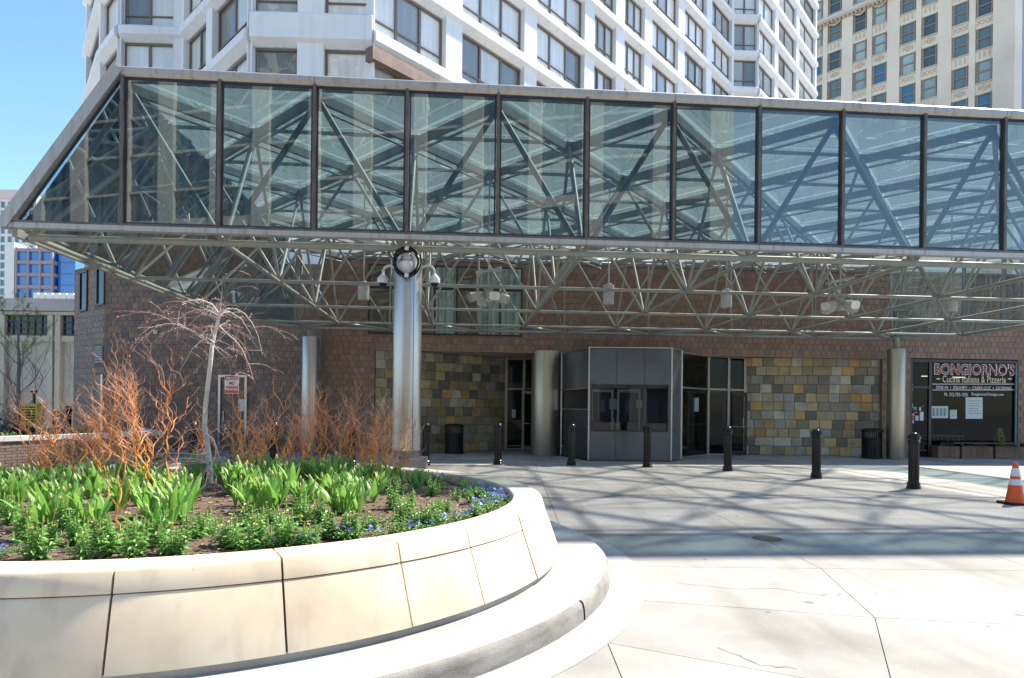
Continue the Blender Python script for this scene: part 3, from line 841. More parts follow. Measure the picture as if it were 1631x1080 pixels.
# inside: far double door seen through the window
m_kin = mat('kiosk_inside', (0.06,0.05,0.048), r=0.8)
MB().box(1.7,5.2,21.55,21.6,0.03,3.3).build('inner_wall', m_kin, kio)
for x0, x1 in ((2.56,3.30),(3.42,4.18)):
    ld = MB().box(x0+.07,x1-.07,21.50,21.51,0.2,2.1).build('inner_door', m_kin, kio)
    for q in ((x0,x0+.07,0.1,2.2),(x1-.07,x1,0.1,2.2),(x0+.071,x1-.071,2.1,2.2),(x0+.071,x1-.071,0.1,0.2)): MB().box(q[0],q[1],21.47,21.51,q[2],q[3]).build('door_frame', m_trim, ld)
    MB().box(x0+.28,x0+.48,21.485,21.498,1.45,1.85).build('notice', m_kgrey, ld)
for x in (3.28, 3.40): MB().bar((x+.02,21.44,1.0),(x+.02,21.44,1.25),0.025,0.03).build('handle', m_trim, kio)
MB().box(4.3,4.34,21.45,21.5,0.1,2.2).build('door_frame', m_trim, kio)
m_red = mat('red_cap', (0.45,0.03,0.03), r=0.5)
MB().box(2.42,2.85,20.3,20.7,0.9,1.12).build('machine', m_blackm, kio)
MB().lathe([(0.22,0),(0.2,0.05),(0.1,0.1),(0,0.11)],(2.62,20.45,1.12),16).build('machine_lid', m_red, kio, smooth=True)
for x in (3.1, 3.93): MB().box(x-.004,x+.004,19.592,19.599,wz1+.01,KTOP-.02).build('panel_seam', m_dkframe, kio)
for x in (3.1, 3.93): MB().box(x-.004,x+.004,19.592,19.599,.04,wz0-.01).build('panel_seam', m_dkframe, kio)
for q in ((wx0-.03,wx1+.03,wz0-.03,wz0),(wx0-.03,wx1+.03,wz1,wz1+.03)): MB().box(q[0],q[1],19.575,19.63,q[2],q[3]).build('window_frame', m_dkframe, kio)
for q in ((wx0-.03,wx0),(wx1,wx1+.03)): MB().box(q[0],q[1],19.575,19.63,wz0+.001,wz1-.001).build('window_frame', m_dkframe, kio)
MB().box(2.9,3.12,19.64,19.645,1.55,1.85).build('notice', mat('kiosk_notice',(0.5,0.5,0.48),r=0.7), kio)
MB().box(3.7,3.88,19.64,19.645,1.6,1.82).build('notice', MATS['kiosk_notice'], kio)
# open side under the upper left panel
vpanel(lerp2(KA,KB_,0.03),lerp2(KA,KB_,0.97),0.05,1.52,0.04,'side_panel',mat('kiosk_side',(0.035,0.038,0.045),r=0.4),kio,0.05)
vpanel(lerp2(KA,KB_,0.03),lerp2(KA,KB_,0.97),1.52,1.55,0.05,'side_rail',m_trim,kio,0.03)
vpanel(lerp2(KA,KB_,0.03),lerp2(KA,KB_,0.97),0.92,0.95,0.02,'side_rail',m_dkframe,kio,0.028)

# ------------------------------------------------------------------ glazed entrances
def glazed(t, p0, p1, zs, mullions, bar=0.06, gl=None):
    """glazed bay: posts at the fractions given, rails at heights zs, a pane in each field"""
    gl = gl or m_dglass
    P = [Vector((*lerp2(p0,p1,q),0)) for q in mullions]
    for p in P: MB().bar((p.x,p.y,0.004),(p.x,p.y,zs[-1]),bar,bar+.04,up=(p1[0]-p0[0],p1[1]-p0[1],0)).build('post', m_bronze, t)
    for a, b in zip(P[:-1], P[1:]):
        d = (b-a).normalized()
        for z in zs: MB().bar(a+d*(bar/2+.002)+Vector((0,0,min(z+.04,zs[-1]-.03))), b-d*(bar/2+.002)+Vector((0,0,min(z+.04,zs[-1]-.03))),bar,0.055).build('rail', m_bronze, t)
        for z0, z1 in zip(zs[:-1], zs[1:]):
            MB().quad((a.x,a.y,z0),(b.x,b.y,z0),(b.x,b.y,z1),(a.x,a.y,z1)).build('pane', gl, t)
en = thing('glazed_entrance', 'dark glazed entrance with revolving door right of the grey kiosk', 'entrance', (7,22.5,0))
glazed(en, KE, (6.62,22.35), (0.0,2.22,SOF-0.01), (0.0,1.0))
glazed(en, (6.62,22.35), (8.12,23.0), (0.0,2.22,SOF-0.01), (0.012,0.55,0.985))
rv = (6.95,23.6)
MB().lathe([(0.9,2.2),(0.9,2.32)],(rv[0],rv[1],0),32).build('drum_ring', m_bronze, en, smooth=True)
for k in range(4):
    a = 0.5+k*math.pi/2; p = (rv[0]+0.85*math.cos(a), rv[1]+0.85*math.sin(a))
    lf = MB().quad((rv[0],rv[1],0.1),(p[0],p[1],0.1),(p[0],p[1],2.15),(rv[0],rv[1],2.15)).build('leaf', m_dglass, en)
    f = MB(); f.bar((p[0],p[1],0.03),(p[0],p[1],2.18),0.05,0.05); f.bar((rv[0],rv[1],0.03),(rv[0],rv[1],2.18),0.05,0.05)
    f.bar((rv[0],rv[1],2.16),(p[0],p[1],2.16),0.05,0.06); f.bar((rv[0],rv[1],0.07),(p[0],p[1],0.07),0.05,0.1)
    f.bar((rv[0],rv[1],1.05),(p[0],p[1],1.05),0.03,0.03); f.build('leaf_frame', m_bronze, lf)
def door_leaf(t, p0, p1, m_=m_bronze):
    lf = MB().quad((p0[0],p0[1],0.1),(p1[0],p1[1],0.1),(p1[0],p1[1],2.1),(p0[0],p0[1],2.1)).build('door', m_dglass, t)
    f = MB()
    for p in (p0,p1): f.bar((p[0],p[1],0.03),(p[0],p[1],2.16),0.05,0.09,up=(p1[0]-p0[0],p1[1]-p0[1],0))
    f.bar((p0[0],p0[1],2.12),(p1[0],p1[1],2.12),0.05,0.09); f.bar((p0[0],p0[1],0.1),(p1[0],p1[1],0.1),0.05,0.14)
    f.build('door_frame', m_, lf)
    q = lerp2(p0,p1,0.85); h = MB(); h.bar((q[0]-.03,q[1]-.08,0.95),(q[0]-.03,q[1]-.08,1.3),0.025,0.03); h.bar((p0[0],p0[1]-.06,1.0),(p1[0],p1[1]-.06,1.0),0.03,0.03); h.build('handle', m_bronze, lf)
    return lf
door_leaf(en, (7.5,22.72), (8.0,22.55), m_dkframe)
MB().box(5.95,6.12,21.62,21.63,1.5,1.95).build('notice', mat('notice_grey',(0.35,0.4,0.43),r=0.7), en)
el = thing('glazed_entrance', 'narrow glazed door between the slate wall and the stout column', 'entrance', (0.6,24.4,0))
glazed(el, (-0.22,24.45), (1.6,24.45), (0.0,2.22,SOF-0.01), (0.0,0.36,1.0))
door_leaf(el, (0.42,24.0), (0.95,23.55))
MB().box(0.36,0.44,23.9,24.3,0.004,2.3).build('door_post', m_bronze, el)
MB().box(0.0,0.14,24.38,24.4,1.2,1.5).build('notice', MATS['notice_grey'], el)

# card reader pedestal
rp = on_plane(922.5, 729, 0); rp = Vector((922.5-815.5,0,0))/FOCAL*20.7 + Vector((0,20.7,0))
cr = thing('card_reader_post', 'slim steel card reader post left of the kiosk', 'card reader', rp)
MB().box(rp.x-.075,rp.x+.075,rp.y-.06,rp.y+.06,0.002,1.12).build('post', m_bronze_steel, cr)
MB().box(rp.x-.05,rp.x+.05,rp.y-.075,rp.y-.061,0.93,1.06).build('reader', m_trim, cr)
MB().box(rp.x-.05,rp.x+.05,rp.y-.07,rp.y-.061,0.78,0.86).build('sticker', mat('blue_sticker',(0.03,0.12,0.4),r=0.5), cr)

# ------------------------------------------------------------------ pizzeria shop front
sh = thing('shop_front', 'pizzeria shop front with red and cream lettering on dark glass', 'shop', F((uG0+uG1)/2,WV,0))
STOP = SOF - 0.03
uD = uG0 + 0.74
bv = WV + 0.05
m_cream = mat('cream_lettering', (0.62,0.56,0.38), r=0.6)
m_whitel = mat('white_lettering', (0.72,0.70,0.68), r=0.6)
m_redl = mat('red_lettering', (0.22,0.02,0.025), r=0.6)
m_shopglass = glass('shop_glass', (0.42,0.50,0.50), refl=0.0, ior=1.25)
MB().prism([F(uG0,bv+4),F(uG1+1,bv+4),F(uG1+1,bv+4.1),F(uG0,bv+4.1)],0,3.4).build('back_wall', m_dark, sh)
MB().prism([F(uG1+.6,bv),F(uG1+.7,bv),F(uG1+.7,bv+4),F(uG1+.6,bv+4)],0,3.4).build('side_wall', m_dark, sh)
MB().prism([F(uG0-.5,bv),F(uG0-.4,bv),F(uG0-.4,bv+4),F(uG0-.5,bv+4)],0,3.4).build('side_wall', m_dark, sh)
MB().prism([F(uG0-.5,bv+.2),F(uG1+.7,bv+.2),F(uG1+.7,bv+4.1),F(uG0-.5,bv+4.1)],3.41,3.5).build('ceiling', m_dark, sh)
def fbar(u0,z0,u1,z1,w,name,m_,d=0.08,v=bv):
    return MB().bar(F(u0,v,z0),F(u1,v,z1),w if abs(u1-u0)<1e-6 else d, d if abs(u1-u0)<1e-6 else w, up=(0,0,1) if abs(u1-u0)>1e-6 else (-CS,CC,0)).build(name, m_, sh)
for u in (uG0+.04, uD, uG1-.02): fbar(u,0.004,u,STOP,0.10,'frame_post',m_dkframe)
fbar(uG0+.1,2.42,uD-.06,2.42,0.08,'transom',m_dkframe)
fbar(uG0+.1,STOP-.05,uG1-.08,STOP-.05,0.1,'head_rail',m_dkframe)
MB().quad(F(uG0+.08,bv,0.05),F(uD-.05,bv,0.05),F(uD-.05,bv,STOP-.1),F(uG0+.08,bv,STOP-.1)).build('door_pane', m_shopglass, sh)
MB().quad(F(uD+.05,bv,0.42),F(uG1-.06,bv,0.42),F(uG1-.06,bv,STOP-.1),F(uD+.05,bv,STOP-.1)).build('window_pane', m_shopglass, sh)
MB().bar(F(uG1-.09,bv-.05,0.45),F(uG1-.09,bv-.05,STOP-.1),0.05,0.05).build('edge_strip', mat('teal_strip',(0.05,0.16,0.19),r=0.4), sh)
base = MB().prism([F(uD+.08,WV-.28),F(uG1+.9,WV-.28),F(uG1+.9,WV+.05),F(uD+.08,WV+.05)],0.002,0.40).build('base_wall', m_grout, sh)
Mr = Matrix.Rotation(CA,4,'Z')
for r in range(2):
    s = uD+.18
    while s < uG1+.85:
        b = MB(); b.add([F(s,WV-.28,.0)+Vector((0,0,.1+r*.2)) + Mr.to_3x3() @ (v.co + Vector((0,-.011,0))) for v in tile_m[m_tile.name].vertices], [tuple(p.vertices) for p in tile_m[m_tile.name].polygons])
        b.build('base_tile', m_tile, base); s += .2
def text(s, x0, x1, ybase, ytop, m_, name='lettering', v=WV-0.0, parent=sh, offset=0.0, plane=None, ext=0.002, rot=None):
    cu = bpy.data.curves.new(name, 'FONT'); cu.body = s; cu.size = 1.0; cu.extrude = ext; cu.offset = offset
    cu.materials.append(m_); cu.resolution_u = 3
    o = bpy.data.objects.new(name, cu); scene.collection.objects.link(o)
    bpy.context.view_layer.update()
    bb = [Vector(c) for c in o.bound_box]
    bx0, bx1 = min(c.x for c in bb), max(c.x for c in bb); by0, by1 = min(c.y for c in bb), max(c.y for c in bb)
    # find the plane depth at the lettering
    if plane is None:
        def ray(px, py):
            d = at(px, py, 1.0) - cam.location
            n = Vector((-CS, CC, 0)); q = F(0, v)
            t = (q - cam.location).dot(n)/d.dot(n)
            return cam.location + d*t
        rz = CA
    else:
        def ray(px, py): return at(px, py, plane)
        rz = 0
    p0 = ray(x0, ybase); p1 = ray(x1, ybase); pt = ray(x0, ytop)
    sx = (p1-p0).length/(bx1-bx0); sy = (pt.z-p0.z)/(by1-by0)
    me = bpy.data.meshes.new_from_object(o)
    bpy.data.objects.remove(o)
    o = bpy.data.objects.new(name, me); scene.collection.objects.link(o)
    setp(o, parent)
    o.rotation_euler = (R(90),0,rz); o.scale = (sx, sy, 1)
    loc = Vector((p0.x, p0.y, p0.z)) - Matrix.Rotation(rz,3,'Z') @ Vector((bx0*sx,0,by0*sy))
    o.location = loc
    return o
text("BONGIORNO'S", 1488, 1616, 597, 578, m_whitel, v=bv-0.012, offset=0.045)
text("BONGIORNO'S", 1489.5, 1614.5, 596, 579, m_redl, v=bv-0.022, offset=0.004)
text("Cucina Italiana & Pizzeria", 1501, 1602, 609, 598, m_cream, v=bv-0.012, offset=0.008)
for x in (1494.5, 1608.5):
    c = [F(0,0)]*0
    n = Vector((-CS,CC,0)); d = at(x,603.5,1)-cam.location; tt = (F(0,bv-.012)-cam.location).dot(n)/d.dot(n); p = cam.location+d*tt
    q = MB(); q.add([p+Vector((CC*a,CS*a,b)) for a,b in ((-.1,0),(0,-.035),(.1,0),(0,.035))],[(0,1,2,3)]); q.build('lozenge', m_cream, sh)
text("DINE-IN  \u2022  DELIVERY  \u2022  CARRY-OUT  \u2022  CATERING", 1491, 1611, 619.5, 614.5, m_whitel, v=bv-0.012, offset=0.004)
text("Ph. 312-755-1255", 1504, 1541, 631, 625.5, m_whitel, v=bv-0.012, offset=0.006)
text("BongiornosChicago.com", 1547.5, 1598.5, 631, 625.5, m_whitel, v=bv-0.012, offset=0.006)
for y in (611.8, 621.2):
    n = Vector((-CS,CC,0)); P = []
    for x in (1485, 1617):
        d = at(x,y,1)-cam.location; tt = (F(0,bv-.012)-cam.location).dot(n)/d.dot(n); P.append(cam.location+d*tt)
    MB().bar(P[0],P[1],0.004,0.022).build('rule_line', m_whitel, sh)
# papers on the glass
m_paper = mat('pale_paper', (0.50,0.60,0.58), (0.58,0.68,0.65), sc=12, r=0.8)
def onglass(x0,x1,y0,y1,name,m_,v=bv-.01,par=sh,label=None):
    n = Vector((-CS,CC,0)); P = []
    for x,y in ((x0,y1),(x1,y1),(x1,y0),(x0,y0)):
        d = at(x,y,1)-cam.location; tt = (F(0,v)-cam.location).dot(n)/d.dot(n); P.append(cam.location+d*tt)
    b = MB(); off = n*0.004; b.add(P+[p+off for p in P],[(0,1,2,3),(7,6,5,4),(0,4,5,1),(1,5,6,2),(2,6,7,3),(3,7,4,0)])
    o = b.build(name, m_, par)
    return o
onglass(1538,1565,633,667,'poster',m_paper); onglass(1482.5,1510,647,666,'poster',m_paper); onglass(1513,1524,653,667,'poster',m_paper)
m_ink = mat('poster_ink', (0.22,0.30,0.31), r=0.8)
for i in range(6): onglass(1541+(i%2)*2,1562-(i*3%5),638+i*4,639+i*4,'poster_line',m_ink,v=bv-.016)
for i in range(4): onglass(1485+i*6,1489+i*6,650,663,'poster_line',m_ink,v=bv-.016)
for i in range(3): onglass(1515,1522,655.5+i*3.2,656.5+i*3.2,'poster_line',m_ink,v=bv-.016)
for (x0,x1,y0,y1,c) in ((1448.5,1454,643.5,650,(.5,.6,.62)),(1455,1460,648,653,(.1,.3,.22)),(1456,1461,655,659,(.45,.06,.06)),(1449.5,1456,659,662,(.6,.55,.4)),(1449.5,1456,663,669.5,(.55,.09,.05)),
                        (1458,1463,662,670,(.45,.55,.65)),(1465,1471,656,670,(.6,.63,.68)),(1464,1467,649,654,(.65,.65,.7)),(1466,1472,646,648.5,(.06,.05,.2)),(1452,1456,670,674,(.4,.5,.7)),(1449,1454,611,622,(.55,.58,.56))):
    onglass(x0,x1,y0,y1,'sticker', mat('sticker_%d' % (x0*10+y0), c, r=0.6))
# things inside the shop
m_cloth = mat('checked_cloth', (0.25,0.33,0.34), r=0.8)
p = F((uD+uG1)/2-.5, bv+1.0)
tb = thing('table', 'checked cloth table inside the pizzeria window', 'table', p)
MB().obox(Matrix.Translation((p.x,p.y,.72)) @ Mr,1.3,.8,.04).build('tabletop', m_cloth, tb)
for a in (-.55,.55):
    for b in (-.3,.3): MB().tube(p+Mr.to_3x3() @ Vector((a,b,0)),p+Mr.to_3x3() @ Vector((a,b,.7)),.025,8).build('leg', m_dkframe, tb)
for i in range(10):
    a = -.6+i*.133; MB().bar(p+Mr.to_3x3() @ Vector((a,-.405,.55)),p+Mr.to_3x3() @ Vector((a,-.405,.735)),.03,.006).build('cloth_fold', m_whitel, tb)
for k, u in enumerate((uD+.35, uG1-.75)):
    pc = F(u, bv+1.6)
    ch = thing('chair', ('dark chair inside the pizzeria near its door','dark chair inside the pizzeria behind the yellow floor sign')[k], 'chair', pc)
    MB().obox(Matrix.Translation((pc.x,pc.y,.45)) @ Mr,.42,.42,.04).build('seat', m_lwood, ch)
    bk = MB(); bk.bar(pc+Vector((-.18,.2,.47)),pc+Vector((-.18,.2,.95)),.03,.03); bk.bar(pc+Vector((.18,.2,.47)),pc+Vector((.18,.2,.95)),.03,.03); bk.bar(pc+Vector((-.18,.2,.85)),pc+Vector((.18,.2,.85)),.03,.12); bk.build('backrest', m_lwood, ch)
    for a in (-.18,.18):
        for b in (-.18,.18): MB().tube(pc+Vector((a,b,0)),pc+Vector((a,b,.44)),.018,6).build('leg', m_lwood, ch)
m_tubel = emit('warm_tube', (1.0,0.85,0.55), 0.5)
for k,(u,v_,z,L_) in enumerate(((uD+2.9,2.6,2.93,.5),(uD+2.2,3.4,3.0,.4),(uG0+.6,2.5,2.85,.5))):
    p = F(u,bv+v_,z); q = F(u+L_,bv+v_,z)
    tl = thing('tube_light', ('lit strip light above the cream lettering inside the pizzeria','second lit strip light deeper inside the pizzeria','lit strip light seen through the pizzeria door')[k], 'lamp', p)
    MB().bar(p,q,.04,.03).build('tube', m_tubel, tl); MB().bar(p+Vector((0,0,.04)),q+Vector((0,0,.04)),.09,.03).build('housing', m_trim, tl)
# yellow wet floor sign
ws = F(uG1-.42, bv+.25)
m_yel = mat('yellow_plastic', (0.62,0.50,0.03), r=0.45)
wf = thing('wet_floor_sign', 'yellow folding wet floor sign behind the shop glass', 'floor sign', (ws.x,ws.y,.42))
for s_ in (-1,1):
    b = MB(); b.add([Vector((ws.x-.13,ws.y+s_*.14-.008,.42)),Vector((ws.x+.13,ws.y+s_*.14-.008,.42)),Vector((ws.x+.085,ws.y+s_*.02-.008,1.02)),Vector((ws.x-.085,ws.y+s_*.02-.008,1.02)),
                      Vector((ws.x-.13,ws.y+s_*.14+.008,.42)),Vector((ws.x+.13,ws.y+s_*.14+.008,.42)),Vector((ws.x+.085,ws.y+s_*.02+.008,1.02)),Vector((ws.x-.085,ws.y+s_*.02+.008,1.02))],
              [(0,1,2,3),(7,6,5,4),(0,4,5,1),(1,5,6,2),(2,6,7,3),(3,7,4,0)])
    b.build('board', m_yel, wf)
b = MB(); b.add([Vector((ws.x-.07,ws.y-.122,.62)),Vector((ws.x+.07,ws.y-.122,.62)),Vector((ws.x,ws.y-.096,.76))],[(0,1,2)]); b.build('warning_triangle', m_blackm, wf)
MB().box(ws.x-.06,ws.x+.06,ws.y-.085,ws.y-.075,.80,.84).build('warning_text', m_blackm, wf)
# long low bench before the window
bn = thing('bench', 'low dark slatted bench along the pizzeria window sill', 'bench', F((uD+uG1)/2,WV-.5,0))
b0, b1 = uD+.35, uG1+.15
for k in range(3): MB().bar(F(b0,WV-.62+k*.13,.53),F(b1,WV-.62+k*.13,.53),.11,.04).build('slat', mat('bench_wood_%d' % k,(0.05,0.032,0.028),r=0.55), bn)
for u in (b0+.3,(b0+b1)/2,b1-.3):
    l = MB(); l.bar(F(u,WV-.66,.46),F(u,WV-.3,.46),.06,.09); l.bar(F(u,WV-.6,.002),F(u,WV-.6,.415),.05,.05); l.build('leg', m_blackm, bn)

# ------------------------------------------------------------------ bollards
def make_bollard():
    t = thing('bollard', 'x', 'bollard', (0,0,0), 'black bollards along the drive')
    b = MB(); n = 48; prof = [(0.1,0.13),(0.098,0.93)]
    for r, z in prof:
        for k in range(n):
            a = 2*math.pi*k/n; rr = r - (0.010 if k % 4 in (1,2) else 0)
            b.v.append((rr*math.cos(a), rr*math.sin(a), z))
    for k in range(n): b.f.append((k,(k+1)%n,n+(k+1)%n,n+k))
    b.build('shaft', m_black, t)
    MB().lathe([(0.13,0.002),(0.13,0.05),(0.118,0.06),(0.118,0.085),(0.124,0.09),(0.124,0.11),(0.105,0.13),(0.09,0.13)],(0,0,0),28).build('base_ring', m_black, t, smooth=True)
    MB().lathe([(0.09,0.925),(0.108,0.93),(0.112,0.945),(0.108,0.96),(0.104,0.97),(0.104,1.0),(0.122,1.01),(0.127,1.03),(0.122,1.05),(0.112,1.06),(0.1,1.09),(0.075,1.12),(0.04,1.138),(0,1.143)],(0,0,0),28).build('cap', m_black, t, smooth=True)
    return t
bproto = make_bollard()
bl = [(1455,778,'black bollard nearest the orange traffic cone'),(1300,762,'black bollard before the patchwork slate wall, one in from the cone'),(1159,750,'black bollard in front of the revolving door'),
      (1031,744,'black bollard in front of the right edge of the kiosk window'),(910,741,'black bollard between the stout column and the kiosk'),(793,740,'black bollard in front of the narrow glazed door'),
      (678,741,'black bollard just right of the planter column'),(560,741,'black bollard behind the orange twigs left of the planter column'),(436,741,'black bollard right of the no parking sign'),
      (307,741,'black bollard just left of the weeping tree trunk')]
for i, (px,py,lab) in enumerate(bl):
    o = bproto if i == 0 else copy_tree(bproto)
    p = on_plane(px,py,0); o.location = (p.x,p.y,0.0); o.rotation_euler.z = rng.uniform(0,6); o['label'] = lab

# ------------------------------------------------------------------ litter bins
def make_bin():
    t = thing('litter_bin', 'x', 'bin', (0,0,0), 'black slatted bins')
    for k in range(30):
        a = 2*math.pi*k/30
        if 0.56*30 < k < 0.94*30 and True: z1 = 0.70
        else: z1 = 0.9
        MB().bar((0.3*math.cos(a),0.3*math.sin(a),0.05),(0.3*math.cos(a),0.3*math.sin(a),z1),0.035,0.012,up=(math.cos(a),math.sin(a),0)).build('slat', m_blackm, t)
    MB().lathe([(0.30,0.02),(0.325,0.02),(0.325,0.08),(0.30,0.08)],(0,0,0),32).build('bottom_ring', m_blackm, t)
    MB().lathe([(0.29,0.88),(0.33,0.88),(0.33,0.96),(0.29,0.98),(0.2,1.0),(0,1.0)],(0,0,0),32).build('lid', m_blackm, t, smooth=True)
    MB().lathe([(0.0,0.05),(0.26,0.05),(0.26,0.68)],(0,0,0),24).build('liner', mat('bin_liner',(0.05,0.05,0.055),r=0.5), t, smooth=True)
    return t
bin1 = make_bin(); bin1.location = (at(1390,700,21.9).x,21.95,0.002); bin1['label'] = 'black slatted litter bin beside the bronze toned column'
bin2 = copy_tree(bin1); bin2.location = (at(723.5,700,22.2).x,22.2,0.002); bin2['label'] = 'black slatted litter bin against the ochre slate wall'

# ------------------------------------------------------------------ traffic cone
cpos = on_plane(1617,803,0)
co = thing('traffic_cone', 'orange traffic cone with two white bands standing on the drive', 'traffic cone', (cpos.x,cpos.y,0))
m_or = mat('cone_orange', (0.75,0.10,0.01), (0.62,0.09,0.015), sc=9, r=0.5)
m_refl = mat('cone_band', (0.72,0.72,0.70), (0.6,0.6,0.58), sc=14, r=0.35)
MB().prism([(cpos.x+.2*a,cpos.y+.2*b) for a,b in ((-1,-.85),(-.85,-1),(.85,-1),(1,-.85),(1,.85),(.85,1),(-.85,1),(-1,.85))],0.002,0.04).build('base', m_blackm, co)
MB().lathe([(0.15,0.04),(0.14,0.07),(0.036,0.70),(0.03,0.712),(0.0,0.712)],cpos,24).build('body', m_or, co, smooth=True)
for z0,z1 in ((0.33,0.43),(0.48,0.62)):
    rr = lambda z: 0.14-(z-0.07)*(0.104/0.63)+0.004
    MB().lathe([(rr(z0)-.004,z0),(rr(z0),z0+.002),(rr(z1),z1-.002),(rr(z1)-.004,z1)],cpos,24).build('band', m_refl, co, smooth=True)

# manhole
mp_ = on_plane(1222,858,0)
mh = thing('manhole_cover', 'small brown cast iron cover set in the concrete drive', 'cover', (mp_.x,mp_.y,0))
m_iron = mat('rusty_iron', (0.075,0.055,0.03), (0.12,0.095,0.055), sc=25, r=0.7, bump=0.6, bsc=90)
MB().lathe([(0,0.006),(0.145,0.006),(0.15,0.001)],mp_,32).build('lid', m_iron, mh)
MB().lathe([(0.152,0.001),(0.155,0.005),(0.175,0.005),(0.178,0.001)],mp_,32).build('rim', m_iron, mh)

# ------------------------------------------------------------------ lamps and cameras hung in the frame
m_lampgrey = mat('lamp_grey', (0.34,0.34,0.32), (0.42,0.42,0.40), sc=4, r=0.45, c3=(0.3,0.27,0.22), sc3=3)
for px,y0,y1,Y,lab in ((579.5,448,478,13.6,'grey cylinder downlight left of the cable coil'),(969.5,452,485,13.8,'grey cylinder downlight hanging above the kiosk'),
                   (1157,460,490,14.0,'grey cylinder downlight hanging above the revolving door'),(1515,473,497,14.4,'grey cylinder downlight hanging above the pizzeria sign')):
    a = at(px,y0,Y); b = at(px,y1,Y)
    t = thing('cylinder_lamp', lab, 'lamp', (a.x,Y,b.z), 'hanging cylinder lamps')
    MB().lathe([(0,a.z),(0.05,a.z+.0),(0.06,a.z-.02),(0.11,a.z-.03),(0.115,a.z-.05),(0.115,b.z),(0.095,b.z),(0.095,b.z+.12)],(a.x,Y,0),24).build('can', m_lampgrey, t, smooth=True)
    MB().tube((a.x,Y,a.z-.01),(a.x,Y,ZT-.1),0.014,6).build('rod', m_lampgrey, t)
    MB().lathe([(0,b.z+.1),(0.09,b.z+.1)],(a.x,Y,0),16).build('lens', m_dkframe, t)
for (px,py,Y,lab) in ((778,470,13.7,'cluster of grey floodlights hanging left of the kiosk'),(1338,484,14.2,'cluster of grey floodlights hanging above the slate wall')):
    c = at(px,py,Y)
    t = thing('floodlight_cluster', lab, 'floodlight', c, 'floodlight clusters')
    MB().lathe([(0.07,-.16),(0.075,-.15),(0.075,.1),(0.1,.11),(0.1,.14),(0.03,.16)],c,16).build('hub', m_lampgrey, t, smooth=True)
    MB().tube(c+Vector((0,0,.15)),Vector((c.x,c.y,ZT-.1)),0.018,8).build('rod', m_lampgrey, t)
    for s_ in (-1,1):
        cb = MB(); cb.bar(c+Vector((-.26*1,.1*s_,.45)),c+Vector((.26,-.1*s_,.55)),.035,.05); cb.build('cross_arm', m_lampgrey, t)
    for x in (-.24,.24): MB().tube(c+Vector((x,0,.08)),c+Vector((x,0,.5)),0.014,6).build('hanger', m_lampgrey, t)
    for k in range(4):
        a = 0.35+k*math.pi/2
        d = Vector((math.cos(a),math.sin(a),-0.25)).normalized()
        side = Vector((-math.sin(a),math.cos(a),0)); up = d.cross(side)*-1
        M = Matrix((side,d,side.cross(d))).transposed().to_4x4(); M.translation = c + d*.26 + Vector((0,0,.02))
        hs = []
        for q,(w0,h0) in ((-.15,(.08,.07)),(-.05,(.16,.10)),(.16,(.17,.12))):
            for x,z in ((-1,-.6),(-.6,-1),(.6,-1),(1,-.6),(1,.6),(.6,1),(-.6,1),(-1,.6)): hs.append(M @ Vector((x*w0*.75,q,z*h0*.8)))
        b = MB(); b.add(hs,[(tuple(reversed(range(8))))]+[(r*8+i,r*8+(i+1)%8,r*8+8+(i+1)%8,r*8+8+i) for r in range(2) for i in range(8)])
        hd = b.build('head', m_lampgrey, t)
        b = MB(); b.add([M @ Vector((x*.17*.7,.155,z*.12*.74)) for x,z in ((-1,-.6),(-.6,-1),(.6,-1),(1,-.6),(1,.6),(.6,1),(-.6,1),(-1,.6))],[tuple(range(8))]); b.build('lens', m_pane, hd)
m_camw = mat('camera_white', (0.62,0.62,0.60), r=0.4)
for px,s_,lab in ((610,-1,'white dome camera on a curved arm left of the cable coil'),(692,1,'white dome camera on a curved arm right of the cable coil')):
    c = at(px,447,fc.y-.02)
    t = thing('dome_camera', lab, 'camera', c, 'dome cameras on the planter column')
    MB().lathe([(0.015,.12),(0.03,.10),(0.075,.05),(0.09,.03),(0.09,-.04),(0.08,-.045)],c,20).build('housing', m_camw, t, smooth=True)
    MB().lathe([(0.06,-.045),(0.055,-.07),(0.035,-.095),(0,-.105)],c,16).build('dome', m_black, t, smooth=True)
    pts = [c+Vector((0,0,.1))]+[c+Vector((-s_*.11*(1-math.cos(a)),0,.13+.11*math.sin(a))) for a in (0.2,.6,1.0,1.4,1.8,2.2)]+[Vector((fc.x+s_*.19,fc.y,c.z+.18))]
    MB().path(pts,.022,8).build('arm', m_camw, t, smooth=True)
# coil of black cable hung on the column
cc = at(648,417,fc.y-.27)
coil = thing('cable_coil', 'coil of black cable hung on top of the steel column', 'cable', cc)
for k in range(9):
    r = .19+rng.uniform(-.03,.03); ox,oz = rng.uniform(-.02,.02),rng.uniform(-.03,.02)
    pts = [cc+Vector((ox+r*math.cos(a)*(1+.03*math.sin(3*a+k)),-.02*(k%3)+rng.uniform(-.006,.006),oz+r*1.06*math.sin(a))) for a in [2*math.pi*i/28 for i in range(29)]]
    MB().path(pts,.009,5).build('loop', m_blackm, coil, smooth=True)
MB().path([cc+Vector((-.2,.02,.05)),cc+Vector((-.3,.05,.1)),cc+Vector((-.24,.1,.22)),cc+Vector((-.1,.12,.25))],.009,5).build('tail', m_blackm, coil)
for z in (.2,-.22): MB().bar(cc+Vector((0,-.05,z-.03)),cc+Vector((.01,-.05,z+.03)),.012,.06).build('tie', m_camw, coil)
dm = MB().lathe([(0.14,0),(0.14,.10),(0.1,.14),(0.04,.2),(0,.22)],(fc.x,fc.y-.22,cc.z-.12),20); 
t = thing('wall_lamp', 'white globe lamp inside the cable coil on the column', 'lamp', (fc.x,fc.y-.24,cc.z))
